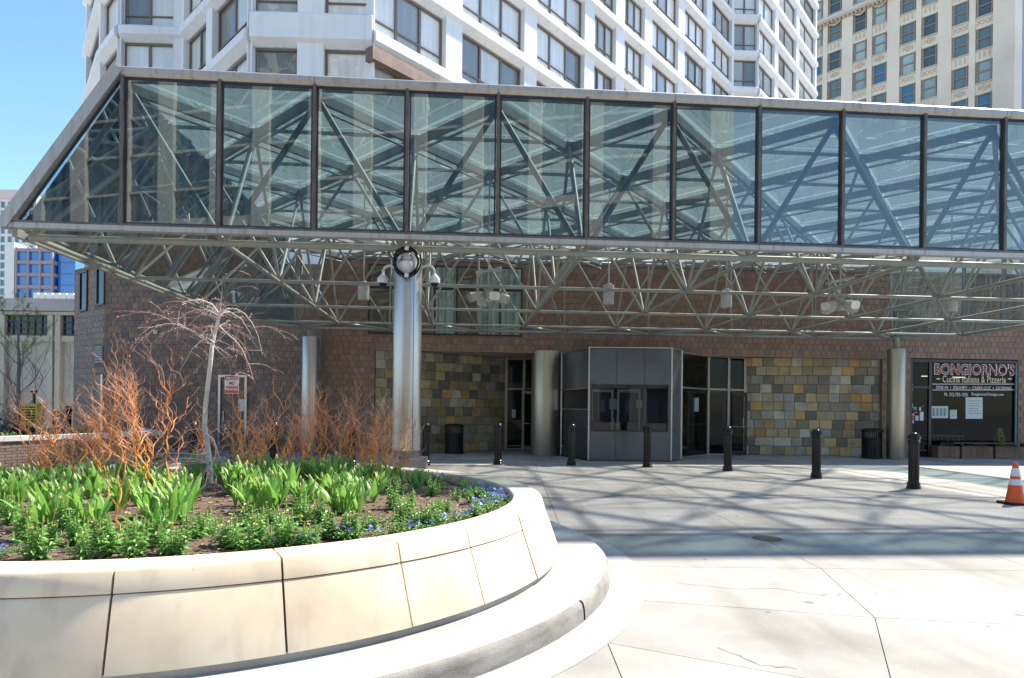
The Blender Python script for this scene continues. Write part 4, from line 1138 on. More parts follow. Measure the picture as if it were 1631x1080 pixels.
MB().lathe([(0,-.14),(0.06,-.13),(0.10,-.09),(0.115,-.02),(0.105,.03),(0,.03)],(fc.x,fc.y-.16,cc.z-.01),20).build('globe', m_camw, t, smooth=True)
MB().lathe([(0.05,.03),(0.055,.06),(0.04,.1),(0,.11)],(fc.x,fc.y-.16,cc.z-.0),16).build('cap', m_camw, t, smooth=True)
MB().box(fc.x-.06,fc.x+.06,fc.y-.24,fc.y-.2,cc.z+.1,cc.z+.2).build('bracket', m_bronze_steel, t)

# ------------------------------------------------------------------ no parking sign
np_ = at(369,612,14.3)
sg = thing('no_parking_sign', 'red and white private no parking sign on a post', 'sign', (np_.x,14.3,0))
MB().bar((np_.x,14.33,0.002),(np_.x,14.33,2.25),.05,.03).build('post', mat('sign_post',(0.06,0.04,0.035),r=0.6), sg)
z0,z1 = at(369,627,14.3).z, at(369,598,14.3).z
MB().box(np_.x-.15,np_.x+.15,14.295,14.305,z0,z1).build('plate', m_whitel, sg)
m_sred = mat('sign_red', (0.45,0.02,0.025), r=0.5)
MB().box(np_.x-.14,np_.x+.14,14.288,14.2945,z1-.1,z1-.012).build('top_band', m_sred, sg)
MB().box(np_.x-.14,np_.x+.14,14.288,14.2945,z0+.012,z0+.075).build('bottom_band', m_sred, sg)
text('PRIVATE',360.2,378.2,605,600,m_whitel,parent=sg,plane=14.286,offset=.01)
text('NO',365,373.5,613,607.5,m_sred,parent=sg,plane=14.29,offset=.02)
text('PARKING',360,378.5,619.5,614.5,m_sred,parent=sg,plane=14.29,offset=.01)

# ------------------------------------------------------------------ white apartment tower
tow = thing('white_tower', 'white high rise with slanted bays and brown framed windows', 'building', (-2,30,0))
PITCH = 2.65; SPH = 0.64; Z_SP = 14.05 - 3*PITCH
def bay(p0, p1, ztop, nm, pier0=0.35, pier1=0.35, sp=SPH, pw_front=0.16):
    """one window bay of the tower from p0 to p1, all storeys up to ztop"""
    p0 = Vector((*p0,0)); p1 = Vector((*p1,0)); d = p1-p0; L = d.length; d.normalize(); n = Vector((d.y,-d.x,0))
    def P(s, o, z): q = p0+d*s+n*o; return Vector((q.x,q.y,z))
    for s0, s1 in ((0,pier0),(L-pier1,L)):
        if s1-s0 > 0.02: MB().prism([P(s0,pw_front,0),P(s1,pw_front,0),P(s1,-0.35,0),P(s0,-0.35,0)][::-1], 6.2, ztop).build('pier', m_white, tow)
    z = Z_SP
    while z < ztop:
        a, b = pier0, L-pier1
        prof = [(-0.35,z),(0.02,z),(0.30,z+0.22),(0.30,z+sp-0.10),(0.2,z+sp),(-0.35,z+sp)]
        m = MB(); m.add([P(0.0,o,q) for o,q in prof]+[P(L,o,q) for o,q in prof],[tuple(range(6)),tuple(reversed(range(6,12)))]+[(i,i+6,(i+1)%6+6,(i+1)%6) for i in range(6)])
        m.build('spandrel', m_white, tow)
        w0, w1 = z+sp, z+PITCH
        pane = MB()
        pcs = [a+(b-a)*i/nm for i in range(nm+1)]
        for i in range(nm):
            pane.quad(P(pcs[i],-0.14,w0),P(pcs[i+1],-0.14,w0),P(pcs[i+1],-0.14,w1),P(pcs[i],-0.14,w1))
        win_ = pane.build('window', m_pane, tow)
        fr = MB()
        for i, s in enumerate(pcs):
            e = 0.04 if i == 0 else (-0.04 if i == nm else 0)
            fr.bar(P(s+e,-0.10,w0),P(s+e,-0.10,w1),0.045,0.10,up=d)
        fr.bar(P(a+.08,-0.10,w0+.03),P(b-.08,-0.10,w0+.03),0.1,0.06); fr.bar(P(a+.08,-0.10,w1-.04),P(b-.08,-0.10,w1-.04),0.1,0.08)
        fr.bar(P(a+.08,-0.105,w0+.52),P(b-.08,-0.105,w0+.52),0.07,0.05)
        fr.build('frame', m_tframe, win_)
        z += PITCH
def ztop_of(Y): return Z_SP + PITCH*math.ceil((CAM_H + 0.665*Y - Z_SP)/PITCH)
S = 1.21
D0 = (-5.0, 23.15)
def onD(px):
    r = (px-815.5-6)/FOCAL; t = (-D0[0]+D0[1]*r)/(1-S*r); return (D0[0]+t, D0[1]+S*t)
bay((-18.5,29.6),(-16.5,27.6),ztop_of(28),1,0.1,0.06)
bay((-16.5,27.6),(-13.9,27.7),ztop_of(28),2,0.06,0.42)
bay((-13.9,27.7),(-11.75,25.6),ztop_of(27),2,0.3,0.3)
bay((-11.75,25.6),(-9.2,23.0),ztop_of(25),2,0.3,0.06)
bay((-9.2,23.0),(-7.1,23.07),ztop_of(23.5),1,0.06,0.5,sp=1.15)
bay((-7.1,23.07),(-5.0,23.15),ztop_of(23.5),1,0.4,0.06,sp=1.15)
pxs = [590, 719, 841, 935, 984, 1029, 1082, 1126, 1166]
for i in range(len(pxs)-1):
    a, b = onD(pxs[i]), onD(pxs[i+1])
    bay(a, b, ztop_of(b[1]), 3, 0.06 if i == 0 else 0.45, 0.45)
E0 = onD(1166); E1 = (E0[0]+1.85, E0[1]+0.1)
bay(E0, E1, ztop_of(E0[1]), 2, 0.05, 0.05)
E2 = (E1[0]+2.5, E1[1]+3.0); E3 = (E2[0]+3.4, E2[1]+4.1); E4 = (E3[0]+3.6, E3[1]+4.4)
for a, b in ((E1,E2),(E2,E3),(E3,E4)): bay(a, b, ztop_of(b[1]), 2, 0.05 if a is E1 else 0.4, 0.4)
bay((-22.2,34.3),(-18.5,29.6),ztop_of(33),2,0.4,0.3)
# bronze capped glazed corner just above the canopy
q0, q1 = Vector((-5.0,22.75,0)), Vector((-2.9,25.3,0))
dq = (q1-q0).normalized(); nq = Vector((dq.y,-dq.x,0))
MB().prism([q0+nq*.1,q1+nq*.1,q1-nq*.3,q0-nq*.3][::-1],13.55,14.0).build('bronze_band', mat('bronze_band',(0.16,0.10,0.07),(0.22,0.15,0.11),sc=3,r=0.45,m=0.4), tow)

# ------------------------------------------------------------------ ornate terracotta building
m_terra = mat('cream_terracotta', (0.66,0.57,0.43), (0.72,0.64,0.50), sc=0.25, r=0.6, c3=(0.52,0.46,0.37), sc3=0.12)
m_terrad = mat('terracotta_ornament', (0.46,0.38,0.29), (0.54,0.46,0.36), sc=0.8, r=0.7)
orn = thing('ornate_building', 'cream terracotta office building with paired windows and ornament', 'building', (45,82,0))
w0_, w1_ = Vector((36.0,93.4,0)), Vector((54.9,72.4,0))
dw = (w1_-w0_); LW = dw.length; dw.normalize(); nw = Vector((dw.y,-dw.x,0))
def PW(s, o, z): q = w0_+dw*s+nw*o; return Vector((q.x,q.y,z))
def s_px(px):
    r = (px-815.5-6)/FOCAL; return ((r*w0_.y - w0_.x)/(dw.x - r*dw.y))
def wb(s0,s1,o0,o1,z0,z1,name,m_,par=None):
    return MB().prism([PW(s0,o0,0),PW(s1,o0,0),PW(s1,o1,0),PW(s0,o1,0)],z0,z1).build(name,m_,par or orn)
wb(0,LW,-3,-0.25,0,61,'wall',m_terra)
FP = 3.75
zr = [at(1567,132,1).z]  # placeholder row phase
def zwin(px, py):
    s = s_px(px); p = PW(s,0,0); return CAM_H + (HORIZON-py+ROLL*(px-815.5))/FOCAL*p.y
ZR = zwin(1568, 130)      # sill of one window row
cols_px = [(1297,1309),(1320,1339),(1360,1379),(1391,1411),(1435,1457),(1469.5,1491.5),(1518,1541),(1556,1580)]
cols_s = [(s_px(a),s_px(b)) for a,b in cols_px]
rows = range(-3, 6)
edges = [cols_s[0][0]-2]
for i in range(len(cols_s)-1): edges.append((cols_s[i][1]+cols_s[i+1][0])/2)
for i,(a,b) in enumerate(cols_s):
    for r in rows:
        z0 = ZR + r*FP; z1 = z0 + 2.45
        wi = wb(a,b,-0.2,-0.18,z0,z1,'window',m_wpane)
        f = MB()
        for s in (a+.06,b-.06): f.bar(PW(s,-.1,z0),PW(s,-.1,z1),.12,.14,up=dw)
        for z in (z0+.06,z1-.06,(z0+z1)/2): f.bar(PW(a+.12,-.1,z),PW(b-.12,-.1,z),.12,.12)
        f.build('frame', mat('sash_brown',(0.26,0.2,0.15),r=0.6) if 'sash_brown' not in MATS else MATS['sash_brown'], wi)
        sp = wb(a-.15,b+.15,-.249,-.02,z1,z0+FP,'spandrel',m_terra)
        wb(a-.18,b+.18,-.019,.12,z0-.16,z0,'sill',m_terrad,sp)
        zc = (z1+z0+FP)/2; sc_ = (a+b)/2
        kind = (r+9) % 3 if i < 6 else (r+8) % 3
        o = MB()
        if kind == 0:
            for q in (-.5,0,.5):
                o.bar(PW(sc_+q-.22,.02,zc-.28),PW(sc_+q+.22,.02,zc+.28),.06,.07); o.bar(PW(sc_+q-.22,.02,zc+.28),PW(sc_+q+.22,.02,zc-.28),.05,.07)
        elif kind == 1:
            pts = [PW(sc_+.3*math.cos(t),.03,zc+.3*math.sin(t)) for t in [2*math.pi*k/14 for k in range(15)]]
            o.path(pts,.06,5); o.path([PW(sc_,-.02,zc),PW(sc_,.08,zc)],.1,8)
            for q in (-1,1): o.bar(PW(sc_+q*.5,.02,zc-.25),PW(sc_+q*.5,.02,zc+.25),.05,.06)
        else:
            for q in (-.45,0,.45): o.bar(PW(sc_+q,.0,zc-.33),PW(sc_+q,.0,zc+.33),.05,.2,up=dw)
        o.build('ornament', m_terrad, sp)
# piers between the pairs and slim ones within each pair
for i in range(len(cols_s)-1):
    a, b = cols_s[i][1]+.15, cols_s[i+1][0]-.15
    wide = (b-a) > 1.6
    wb(a,b,-.24,.22 if wide else .1,20,61,'pier',m_terra)
    if wide:
        wb(a+.02,a+.35,.221,.36,20,61,'pier_rib',m_terra); wb(b-.35,b-.02,.221,.36,20,61,'pier_rib',m_terra)
wb(cols_s[-1][1]+.15,LW,-.24,.4,0,61,'pier',m_terra)
zc = ZR+3*FP-0.9 
for k in range(4):
    pass
wb(0,s_px(1512),.37,.7,ZR+3*FP+2.62,ZR+3*FP+2.95,'cornice',m_terrad); wb(0,s_px(1512),.37,.55,ZR+3*FP+2.95,ZR+3*FP+3.3,'cornice',m_terra)
dn = MB(); s = 0.2
while s < s_px(1512): dn.bar(PW(s,.42,ZR+3*FP+2.4),PW(s,.42,ZR+3*FP+2.61),.22,.2,up=dw); s += .5
dn.build('dentils', m_terrad, orn)
for k, (a,b) in enumerate(cols_s[:6]): # swags under the cornice
    pts = [PW(a+(b-a)*t,.1,ZR+3*FP+2.5-.35*math.sin(t*math.pi)) for t in [i/8 for i in range(9)]]
    MB().path(pts,.12,6).build('swag', m_terrad, orn)
# neighbour at the picture's edge
nb_ = thing('office_block', 'striped blue glass office block at the far right edge', 'building', (70,80,0))
e0, e1 = Vector((61,77,0)), Vector((76,84,0))
m_lav = mat('lavender_stone', (0.50,0.46,0.50), r=0.6)
MB().prism([e0,e1,e1+Vector((-3,12,0)),e0+Vector((-3,12,0))],0,62).build('glazing', m_bluepane, nb_)
de = (e1-e0).normalized(); ne = Vector((de.y,-de.x,0))
for k in range(18):
    z = 20+k*2.4
    MB().prism([e0+ne*.05,e1+ne*.05,e1+ne*.4,e0+ne*.4][::-1],z,z+1.0).build('floor_band', m_lav if k != 7 else m_terrad, nb_)

# ------------------------------------------------------------------ tower behind the camera, mirrored in the canopy glass
rb = thing('office_tower', 'blue glass tower with pale piers mirrored in the canopy glass', 'building', (-10,-42,0))
r0, r1 = Vector((26,-33,0)), Vector((-46,-62,0))
m_pale = mat('pale_pier', (0.55,0.52,0.46), r=0.6)
drr = (r1-r0).normalized(); LR = (r1-r0).length; nr_ = Vector((drr.y,-drr.x,0))
MB().prism([r0,r1,r1-nr_*14,r0-nr_*14],0,66).build('glazing', m_mirror, rb)
s = 0.0; k = 0
while s < LR-2:
    w = 1.9 if k % 2 == 0 else 1.2
    p = r0+drr*s; q = p+drr*w
    MB().prism([p+nr_*.5,q+nr_*.5,q+nr_*.02,p+nr_*.02],0,66).build('pier', m_pale, rb)
    for j in (1,2): 
        pp = p+drr*(w+j*1.3); MB().prism([pp+nr_*.12,pp+drr*.12+nr_*.12,pp+drr*.12,pp],0,66).build('mullion', m_dkframe, rb)
    s += 5.6; k += 1
for k in range(16):
    z = 4+k*4.0
    MB().prism([r0+nr_*.3,r1+nr_*.3,r1+nr_*.03,r0+nr_*.03],z,z+(1.0 if k%4==0 else .25)).build('floor_band', m_pale, rb)

# ------------------------------------------------------------------ street side: beige hall, skyscrapers
m_beige = mat('beige_precast', (0.50,0.45,0.35), (0.56,0.51,0.41), sc=0.6, r=0.8)
m_beige2 = mat('grey_parapet', (0.42,0.40,0.37), (0.48,0.46,0.43), sc=0.5, r=0.8)
hall = thing('beige_hall', 'low beige precast building with square dark windows behind the brick wall', 'building', (-26,34,0))
HY = 34.0
def hx(px): return at(px,600,HY).x
def hz(py): return CAM_H + (643-py)/FOCAL*HY
MB().box(-45,-21,HY,HY+8,0,hz(482)).build('wall', m_beige, hall)
MB().box(-45.2,-20.8,HY-.35,HY+8,hz(497),hz(478)).build('parapet', m_beige2, hall)
MB().box(-45.2,-20.9,HY-.2,HY-.001,hz(503),hz(498)).build('cornice', m_beige, hall)
MB().box(-45.2,-20.9,HY-.16,HY-.001,hz(545),hz(536)).build('string_course', m_beige, hall)
for a,b in ((10,79),(103,140),(-70,-20)):
    w = MB().box(hx(a),hx(b),HY-.03,HY-.002,hz(534),hz(503.5)).build('window', m_navy, hall)
    f = MB(); n = max(2,int((b-a)/10))
    for i in range(n+1): f.bar((hx(a+(b-a)*i/n),HY-.06,hz(534)),(hx(a+(b-a)*i/n),HY-.06,hz(503.5)),.06,.05)
    for y in (534,524,514,504): f.bar((hx(a),HY-.065,hz(y)),(hx(b),HY-.065,hz(y)),.05,.06)
    f.build('glazing_bars', m_dkframe, w)
for a in (80,92,-4,4): MB().box(hx(a),hx(a+8),HY-.25,HY-.001,0,hz(503.6)).build('pilaster', m_beige, hall)
for a,b in ((14,78),(102,130)):
    g = MB()
    for y in range(552,690,13): g.bar((hx(a),HY-.012,hz(y)),(hx(b),HY-.012,hz(y)),.02,.03)
    for i in range(4): g.bar((hx(a+(b-a)*i/3),HY-.012,hz(548)),(hx(a+(b-a)*i/3),HY-.012,hz(690)),.03,.02)
    g.bar((hx(a),HY-.014,hz(548)),(hx(b),HY-.014,hz(640)),.03,.05); g.bar((hx(b),HY-.016,hz(548)),(hx(a),HY-.016,hz(640)),.03,.05)
    g.build('panel_joints', m_beige2, hall)
pr = MB()
for i in range(9): pr.bar((hx(45+i*9),HY+2,hz(482)),(hx(45+i*9),HY+2,hz(466)),.05,.05)
for y in (467,473): pr.bar((hx(45),HY+2,hz(y)),(hx(118),HY+2,hz(y)),.05,.06)
pr.build('roof_railing', m_whitel, hall)
MB().box(hx(88),hx(135),HY+4,HY+7,hz(482),hz(460)).build('roof_plant', m_whitel, hall)

m_pink = mat('pink_stone', (0.62,0.50,0.44), r=0.7); m_palestone = mat('pale_stone', (0.66,0.63,0.58), r=0.7)
m_aqua = pane_mat('aqua_pane', [(0.10,0.22,0.27),(0.14,0.28,0.33),(0.07,0.15,0.2)], spec=0.6, ior=1.5)
def far_tower(label, px0, px1, ytop, Y, wmat, bmat, npier, nfl, bandh, pierw, depth=30, ybot=690, name='skyscraper'):
    x0, x1 = at(px0,500,Y).x, at(px1,500,Y).x; zt = at((px0+px1)/2,ytop,Y).z
    t = thing(name, label, 'skyscraper', ((x0+x1)/2,Y,0))
    MB().box(x0,x1,Y,Y+depth,0,zt).build('glazing', wmat, t)
    w = (x1-x0)
    for i in range(npier+1):
        c = x0 + w*i/npier
        MB().box(c-pierw/2,c+pierw/2,Y-.6,Y-.02,0,zt+.3).build('pier', bmat, t)
    for k in range(nfl):
        z = zt*(k+1)/nfl
        MB().box(x0-.2,x1+.2,Y-.5,Y-.03,z-bandh,z).build('floor_band', bmat, t)
        if k > nfl*0.3: MB().box(x1+.02,x1+.5,Y,Y+depth,z-bandh,z).build('floor_band', bmat, t)
    return t, x0, x1, zt
t, x0, x1, zt = far_tower('pale skyscraper with pink stone crown seen past the canopy tip', -12, 56, 318, 230, m_aqua, m_palestone, 6, 24, 0.9, 0.9)
MB().box(x0-1,x1-3,229,258,zt,zt+3.2).build('crown', m_pink, t); MB().box(x0+9.5,x1-1,228.5,229.3,zt-3,zt+0.8).build('crown_bay', m_aqua, t); MB().box(x0+8,x0+9.4,228.4,229.3,zt-4,zt+1.5).build('crown_pier', m_pink, t)
t, x0, x1, zt = far_tower('blue mirrored office tower with brown stone bands at the left', 27, 84, 396, 175, m_bluepane, mat('brown_stone',(0.30,0.24,0.24),r=0.7), 3, 13, 0.9, 0.45)
MB().box(x1+.6,x1+5.2,176,200,0,zt-.3).build('glass_wing', m_bluepane, t)
wl3 = mat('wing_line',(0.05,0.12,0.25),r=0.5)
for k in range(14): MB().box(x1+.6,x1+5.25,175.9,175.99,(zt-.3)*(k+1)/14-.18,(zt-.3)*(k+1)/14).build('wing_band', wl3, t)
MB().box(x0-2.6,x0-.5,174.5,200,0,zt+1.5).build('corner_pier', m_palestone, t)
far_tower('plain low office block far behind the beige hall', 60, 150, 470, 120, m_aqua, m_palestone, 8, 8, 1.2, .8)

# ------------------------------------------------------------------ low brick wall with its planting
bwl = thing('brick_wall', 'low brown brick wall with pale stone coping at the left', 'wall', (-10.5,16,0))
bp = [Vector((-14.0,8.0,0)), Vector((-11.25,14.4,0)), Vector((-9.75,18.4,0)), Vector((-11.5,20.5,0))]
m_brk = mat('brown_brick', (0.13,0.085,0.07), (0.17,0.115,0.095), sc=12, r=0.8, rnd=0.22)
m_mort = mat('pale_mortar', (0.36,0.32,0.28), r=0.9)
m_cop = mat('stone_coping', (0.46,0.45,0.42), (0.54,0.53,0.50), sc=4, r=0.8)
bk = MB(); bk_list = []
for a, b in zip(bp[:-1], bp[1:]):
    d = (b-a); L = d.length; d.normalize(); n = Vector((d.y,-d.x,0))
    MB().prism([a,b,b-n*.3,a-n*.3],0.002,.70).build('core', m_mort, bwl)
    nn = max(1,int(L/1.4))
    for i in range(nn):
        p = a+d*(L*i/nn+.003); q = a+d*(L*(i+1)/nn-.003)
        MB().prism([p+n*.06,q+n*.06,q-n*.36,p-n*.36],.70,.80).build('coping_stone', m_cop, bwl)
    for r in range(10):
        s = 0.05 if r % 2 else 0.17
        while s < L-.12:
            c = a+d*s+n*.006; bk_list.append((c, d, n, .036+r*.0675)); s += .245
for c, d, n, z in bk_list:
    p0 = c-d*.117; p1 = c+d*.117
    bk.prism([p0+n*.012,p1+n*.012,p1-n*.01,p0-n*.01],z-.0275,z+.0275)
tag(bk.build('bricks', m_brk, bwl), kind='stuff')
bed = tag(MB().prism([bp[0]+Vector((-.3,0,0)),bp[1]+Vector((-.3,.1,0)),bp[2]+Vector((-.3,.1,0)),bp[3],Vector((-14,24,0)),Vector((-22,26,0)),Vector((-22,8,0))],0.0,.62).build('planting_bed', m_mulch), kind='structure')

# ------------------------------------------------------------------ vegetation
m_twig = attr_mat('willow_bark', r=0.5)
m_bark = mat('pale_bark', (0.58,0.54,0.48), (0.34,0.30,0.25), sc=14, r=0.8, bump=0.5, bsc=60, stretch=(1,1,0.5), lo=0.45, hi=0.75)
m_leaf = mat('tulip_leaf', (0.18,0.40,0.06), (0.29,0.50,0.12), sc=7, r=0.45, trans=0.4, rnd=0.15)
m_bud = mat('tulip_bud', (0.28,0.36,0.10), (0.42,0.44,0.16), sc=20, r=0.5, trans=0.2)
m_sleaf = mat('snapdragon_leaf', (0.17,0.37,0.08), (0.28,0.50,0.14), sc=20, r=0.45, trans=0.3, rnd=0.15)
m_stip = mat('snapdragon_tip', (0.25,0.36,0.07), r=0.6, trans=0.2)
m_pleaf = mat('pansy_leaf', (0.09,0.25,0.04), (0.15,0.34,0.06), sc=16, r=0.5, trans=0.25)
m_pblue = mat('pansy_petal', (0.12,0.14,0.62), (0.28,0.32,0.80), sc=30, r=0.6, trans=0.2, rnd=0.25)
m_yelf = mat('yellow_flower', (0.75,0.68,0.22), r=0.6)

def blade(b, base, az, length, width, lean, curl, n=6, fold=0.25):
    d = Vector((math.cos(az), math.sin(az), 0)); s = Vector((-d.y, d.x, 0)); up = Vector((0,0,1))
    i0 = len(b.v); p = Vector(base); ang = math.pi/2 - lean
    for i in range(n+1):
        t = i/n
        w = width * (math.sin(math.pi*min(1, t*0.93+0.07))**0.75) * (1 - 0.2*t)
        nrm = d*math.sin(ang)*-1 + up*math.cos(ang)
        for q, f in ((-1, fold), (0, 0), (1, fold)):
            b.v.append(tuple(p + s*w*0.5*q + nrm*w*0.5*f*abs(q)*-1))
        p = p + (d*math.cos(ang) + up*math.sin(ang))*(length/n)
        ang -= curl/n*(0.4+1.2*t)
    for i in range(n):
        for k in range(2):
            a = i0+i*3+k; b.f.append((a,a+1,a+4,a+3))
def make_tulip(seed):
    r = random.Random(seed); b = MB(); bud = MB()
    for k in range(r.randint(5,7)):
        c = Vector((r.gauss(0,.065), r.gauss(0,.065), 0)); az = r.uniform(0,6.28)
        for j in range(r.randint(3,4)):
            blade(b, c, az + j*2.2 + r.uniform(-.4,.4), r.uniform(.22,.36), r.uniform(.045,.075), r.uniform(.08,.4), r.uniform(.1,1.3))
        if r.random() < .75:
            h = r.uniform(.20,.32); top = c+Vector((r.uniform(-.03,.03),r.uniform(-.03,.03),h))
            b.path([c, (c+top)/2+Vector((.006,0,0)), top], [.006,.005,.005], 5)
            bud.lathe([(0.004,0),(0.013,.008),(0.016,.022),(0.012,.04),(0.003,.054),(0,.055)], top, 7)
    t = thing('tulip_clump','x','tulips'); b.build('leaves', m_leaf, t, smooth=True)
    if bud.v: bud.build('buds', m_bud, t, smooth=True)['kind'] = 'stuff'
    return t
def leafquad(b, p, az, pitch, L, w):
    d = Vector((math.cos(az)*math.cos(pitch), math.sin(az)*math.cos(pitch), math.sin(pitch))); s = Vector((-math.sin(az),math.cos(az),0))
    dn = Vector((0,0,-1))
    p = Vector(p)
    b.add([p, p+d*L*.45+s*w+dn*-.004, p+d*L*.45-s*w+dn*-.004, p+d*L*.5-Vector((0,0,.006)), p+d*L+dn*L*.15],[(0,3,1),(0,2,3),(1,3,4),(3,2,4)])
def make_snap(seed):
    r = random.Random(seed); b = MB(); tp = MB(); fl = MB()
    for k in range(r.randint(9,13)):
        az = r.uniform(0,6.28); rad = r.uniform(0,.12); h = r.uniform(.13,.27)*(1-1.5*rad)
        base = Vector((math.cos(az)*rad*.5, math.sin(az)*rad*.5, 0)); top = Vector((math.cos(az)*rad*1.2, math.sin(az)*rad*1.2, h))
        b.path([base, top], [.004,.002], 4)
        m = r.randint(14,20)
        for i in range(m):
            t = .12+.83*i/m; p = base.lerp(top, t)
            leafquad(b, p, i*2.4+r.uniform(-.4,.4), r.uniform(-.3,.6)-.2*(1-t), r.uniform(.05,.08)*(1.15-.6*t), r.uniform(.012,.019)*(1.1-.5*t))
        tp.path([top-Vector((0,0,.015)), top+Vector((0,0,.01)), top+Vector((0,0,.03))],[.006,.007,.002],5)
        if r.random() < .07:
            for i in range(8): leafquad(fl, top+Vector((0,0,.01)), i*.8, r.uniform(0,.9), .022, .011)
    t = thing('snapdragon_plant','x','flower plant'); b.build('leaves', m_sleaf, t); tp.build('tips', m_stip, t, smooth=True)['kind'] = 'stuff'
    if fl.v: fl.build('flowers', m_yelf, t)['kind'] = 'stuff'
    return t
def make_pansy(seed):
    r = random.Random(seed); b = MB(); fl = MB()
    for k in range(70):
        az = r.uniform(0,6.28); rad = .12*math.sqrt(r.random())
        leafquad(b, (math.cos(az)*rad, math.sin(az)*rad, r.uniform(.02,.10)), r.uniform(0,6.28), r.uniform(-.1,.7), r.uniform(.035,.055), .014)
    for k in range(r.randint(3,6)):
        az = r.uniform(0,6.28); rad = r.uniform(.02,.12); c = Vector((math.cos(az)*rad, math.sin(az)*rad, r.uniform(.09,.14)))
        tilt = Matrix.Rotation(r.uniform(.5,1.2),3,'X'); tz = Matrix.Rotation(r.uniform(-.8,.8),3,'Z')
        for j in range(5):
            a = j*1.2566; pts = [Vector((0,0,0))]+[Vector((math.cos(a+q)*s_, math.sin(a+q)*s_, .002*j)) for q,s_ in ((-.6,.015),(-.25,.024),(.25,.024),(.6,.015))]
            fl.add([c + tz@(tilt@p) for p in pts],[(0,1,2,3,4)])
    t = thing('pansy_plant','x','flower plant'); b.build('leaves', m_pleaf, t); fl.build('flowers', m_pblue, t)['kind'] = 'stuff'
    return t
protos = {'t':[make_tulip(i) for i in range(6)], 's':[make_snap(i+50) for i in range(6)], 'p':[make_pansy(i+90) for i in range(4)]}
used = {k:set() for k in protos}
LAB = {'t':('broad leaved green tulips in bud in the planter','tulip clumps in the planter'), 's':('bushy green snapdragon plant with pale tips in the planter','snapdragons in the planter'), 'p':('low blue pansies in the planter','pansies along the planter rim')}
def plant(kind, x, y, s=1.0):
    if 5.6 < y < 7.75 and abs((x/y)*FOCAL+815.5-336) < 24: x += .34 if (x/y)*FOCAL+815.5 > 336 else -.34
    d = math.hypot(x-PC.x,y-PC.y)
    if d > 2.80:
        f = 2.80/d; x = PC.x+(x-PC.x)*f; y = PC.y+(y-PC.y)*f
    i = rng.randrange(len(protos[kind])); pr = protos[kind][i]
    if i in used[kind]: o = copy_tree(pr)
    else: o = pr; used[kind].add(i)
    o.location = (x,y,soil_z(x,y)-.005); o.rotation_euler = (0,0,rng.uniform(0,6.28)); sc_ = s*(rng.uniform(.75,1.12) if kind == 't' else rng.uniform(.8,1.1)); o.scale = (sc_,sc_,sc_*rng.uniform(.9,1.1))
    o['label'], o['group'] = LAB[kind]
def pl(kind, zx, zy, ox=0, s=1.0):
    px, py = zx/2.7+ox, zy/2.7+680
    p = on_plane(px, py, 0.62 if kind == 't' else 0.60); plant(kind, p.x, p.y, s)
for zx,zy in ((180,430),(110,320),(290,300),(410,420),(480,370),(670,490),(640,400),(790,370),(960,370),(1050,350),(830,255),(700,285),(1190,345),(1290,350),(1345,330),(1480,365),(520,265),(380,315),(230,265),(60,305),(560,230),(880,230),(1000,240),(1130,250),(1240,230),(1340,230),(1420,250),(930,300),(760,310),(20,270)):
    pl('t',zx,zy)
for zx,zy in ((40,370),(60,285),(170,290),(200,245),(115,235),(30,230),(90,330)): pl('t',zx,zy,540)
for zx,zy in ((100,500),(150,565),(40,435),(270,450),(360,560),(430,520),(560,560),(480,550),(820,490),(740,548),(985,520),(1070,450),(1060,528),(1110,520),(1220,500),(1290,430),(1320,500),(1420,480),(1500,470),(20,400)):
    pl('s',zx,zy,0,.95)
for zx,zy in ((130,440),(60,478),(230,462),(225,362),(280,405),(340,430),(310,350),(400,425),(430,360),(470,370),(395,300),(500,320),(560,330),(600,300),(440,270),(380,250),(330,270),(540,270),(590,380),(250,300),(300,245),(440,230),(240,230)):
    pl('s',zx,zy,540,.85 if zx < 430 else .62)
for zx,zy in ((480,405),(530,398),(560,380),(590,375),(640,362),(665,350),(700,332),(725,312),(745,300),(640,315),(680,285),(560,245),(500,228),(620,300),(400,440),(155,472),(30,488),(600,340),(660,325),(700,300),(710,275),(660,265),(610,262),(550,300),(640,345),(440,428),(330,455)):
    pl('p',zx,zy,540,.8)
for zx,zy in ((1170,515),(1320,505),(1490,485),(5,560)): pl('p',zx,zy,0,.7)
for zx,zy in ((330,380),(560,330),(880,340),(1120,300),(740,430),(1400,310),(600,300),(1010,300),(450,290),(150,300),(1230,290),(860,300),(30,340),(240,370),(1450,300),(1090,275)): pl('t',zx,zy)
for zx,zy in ((690,520),(900,470),(1150,430),(320,510),(220,520),(620,470),(1380,430)): pl('s',zx,zy,0,.8)
# darker clumps at the far rim
for k in range(16):
    a = R(48)+k*R(8.2); x = PC.x+2.6*math.cos(a); y = PC.y+2.6*math.sin(a); plant('s',x,y,.75 if x > -2.6 else 1.0)
for k in range(14):
    a = R(60)+k*R(7.0); x = PC.x+2.15*math.cos(a); y = PC.y+2.15*math.sin(a); plant('t',x-.25+rng.uniform(-.1,.1),y+rng.uniform(-.15,.15),1.0)
for k, lst in protos.items():
    for i, t in enumerate(lst):
        if i not in used[k]: plant(k, PC.x+rng.uniform(-1,1), PC.y+rng.uniform(.5,2))

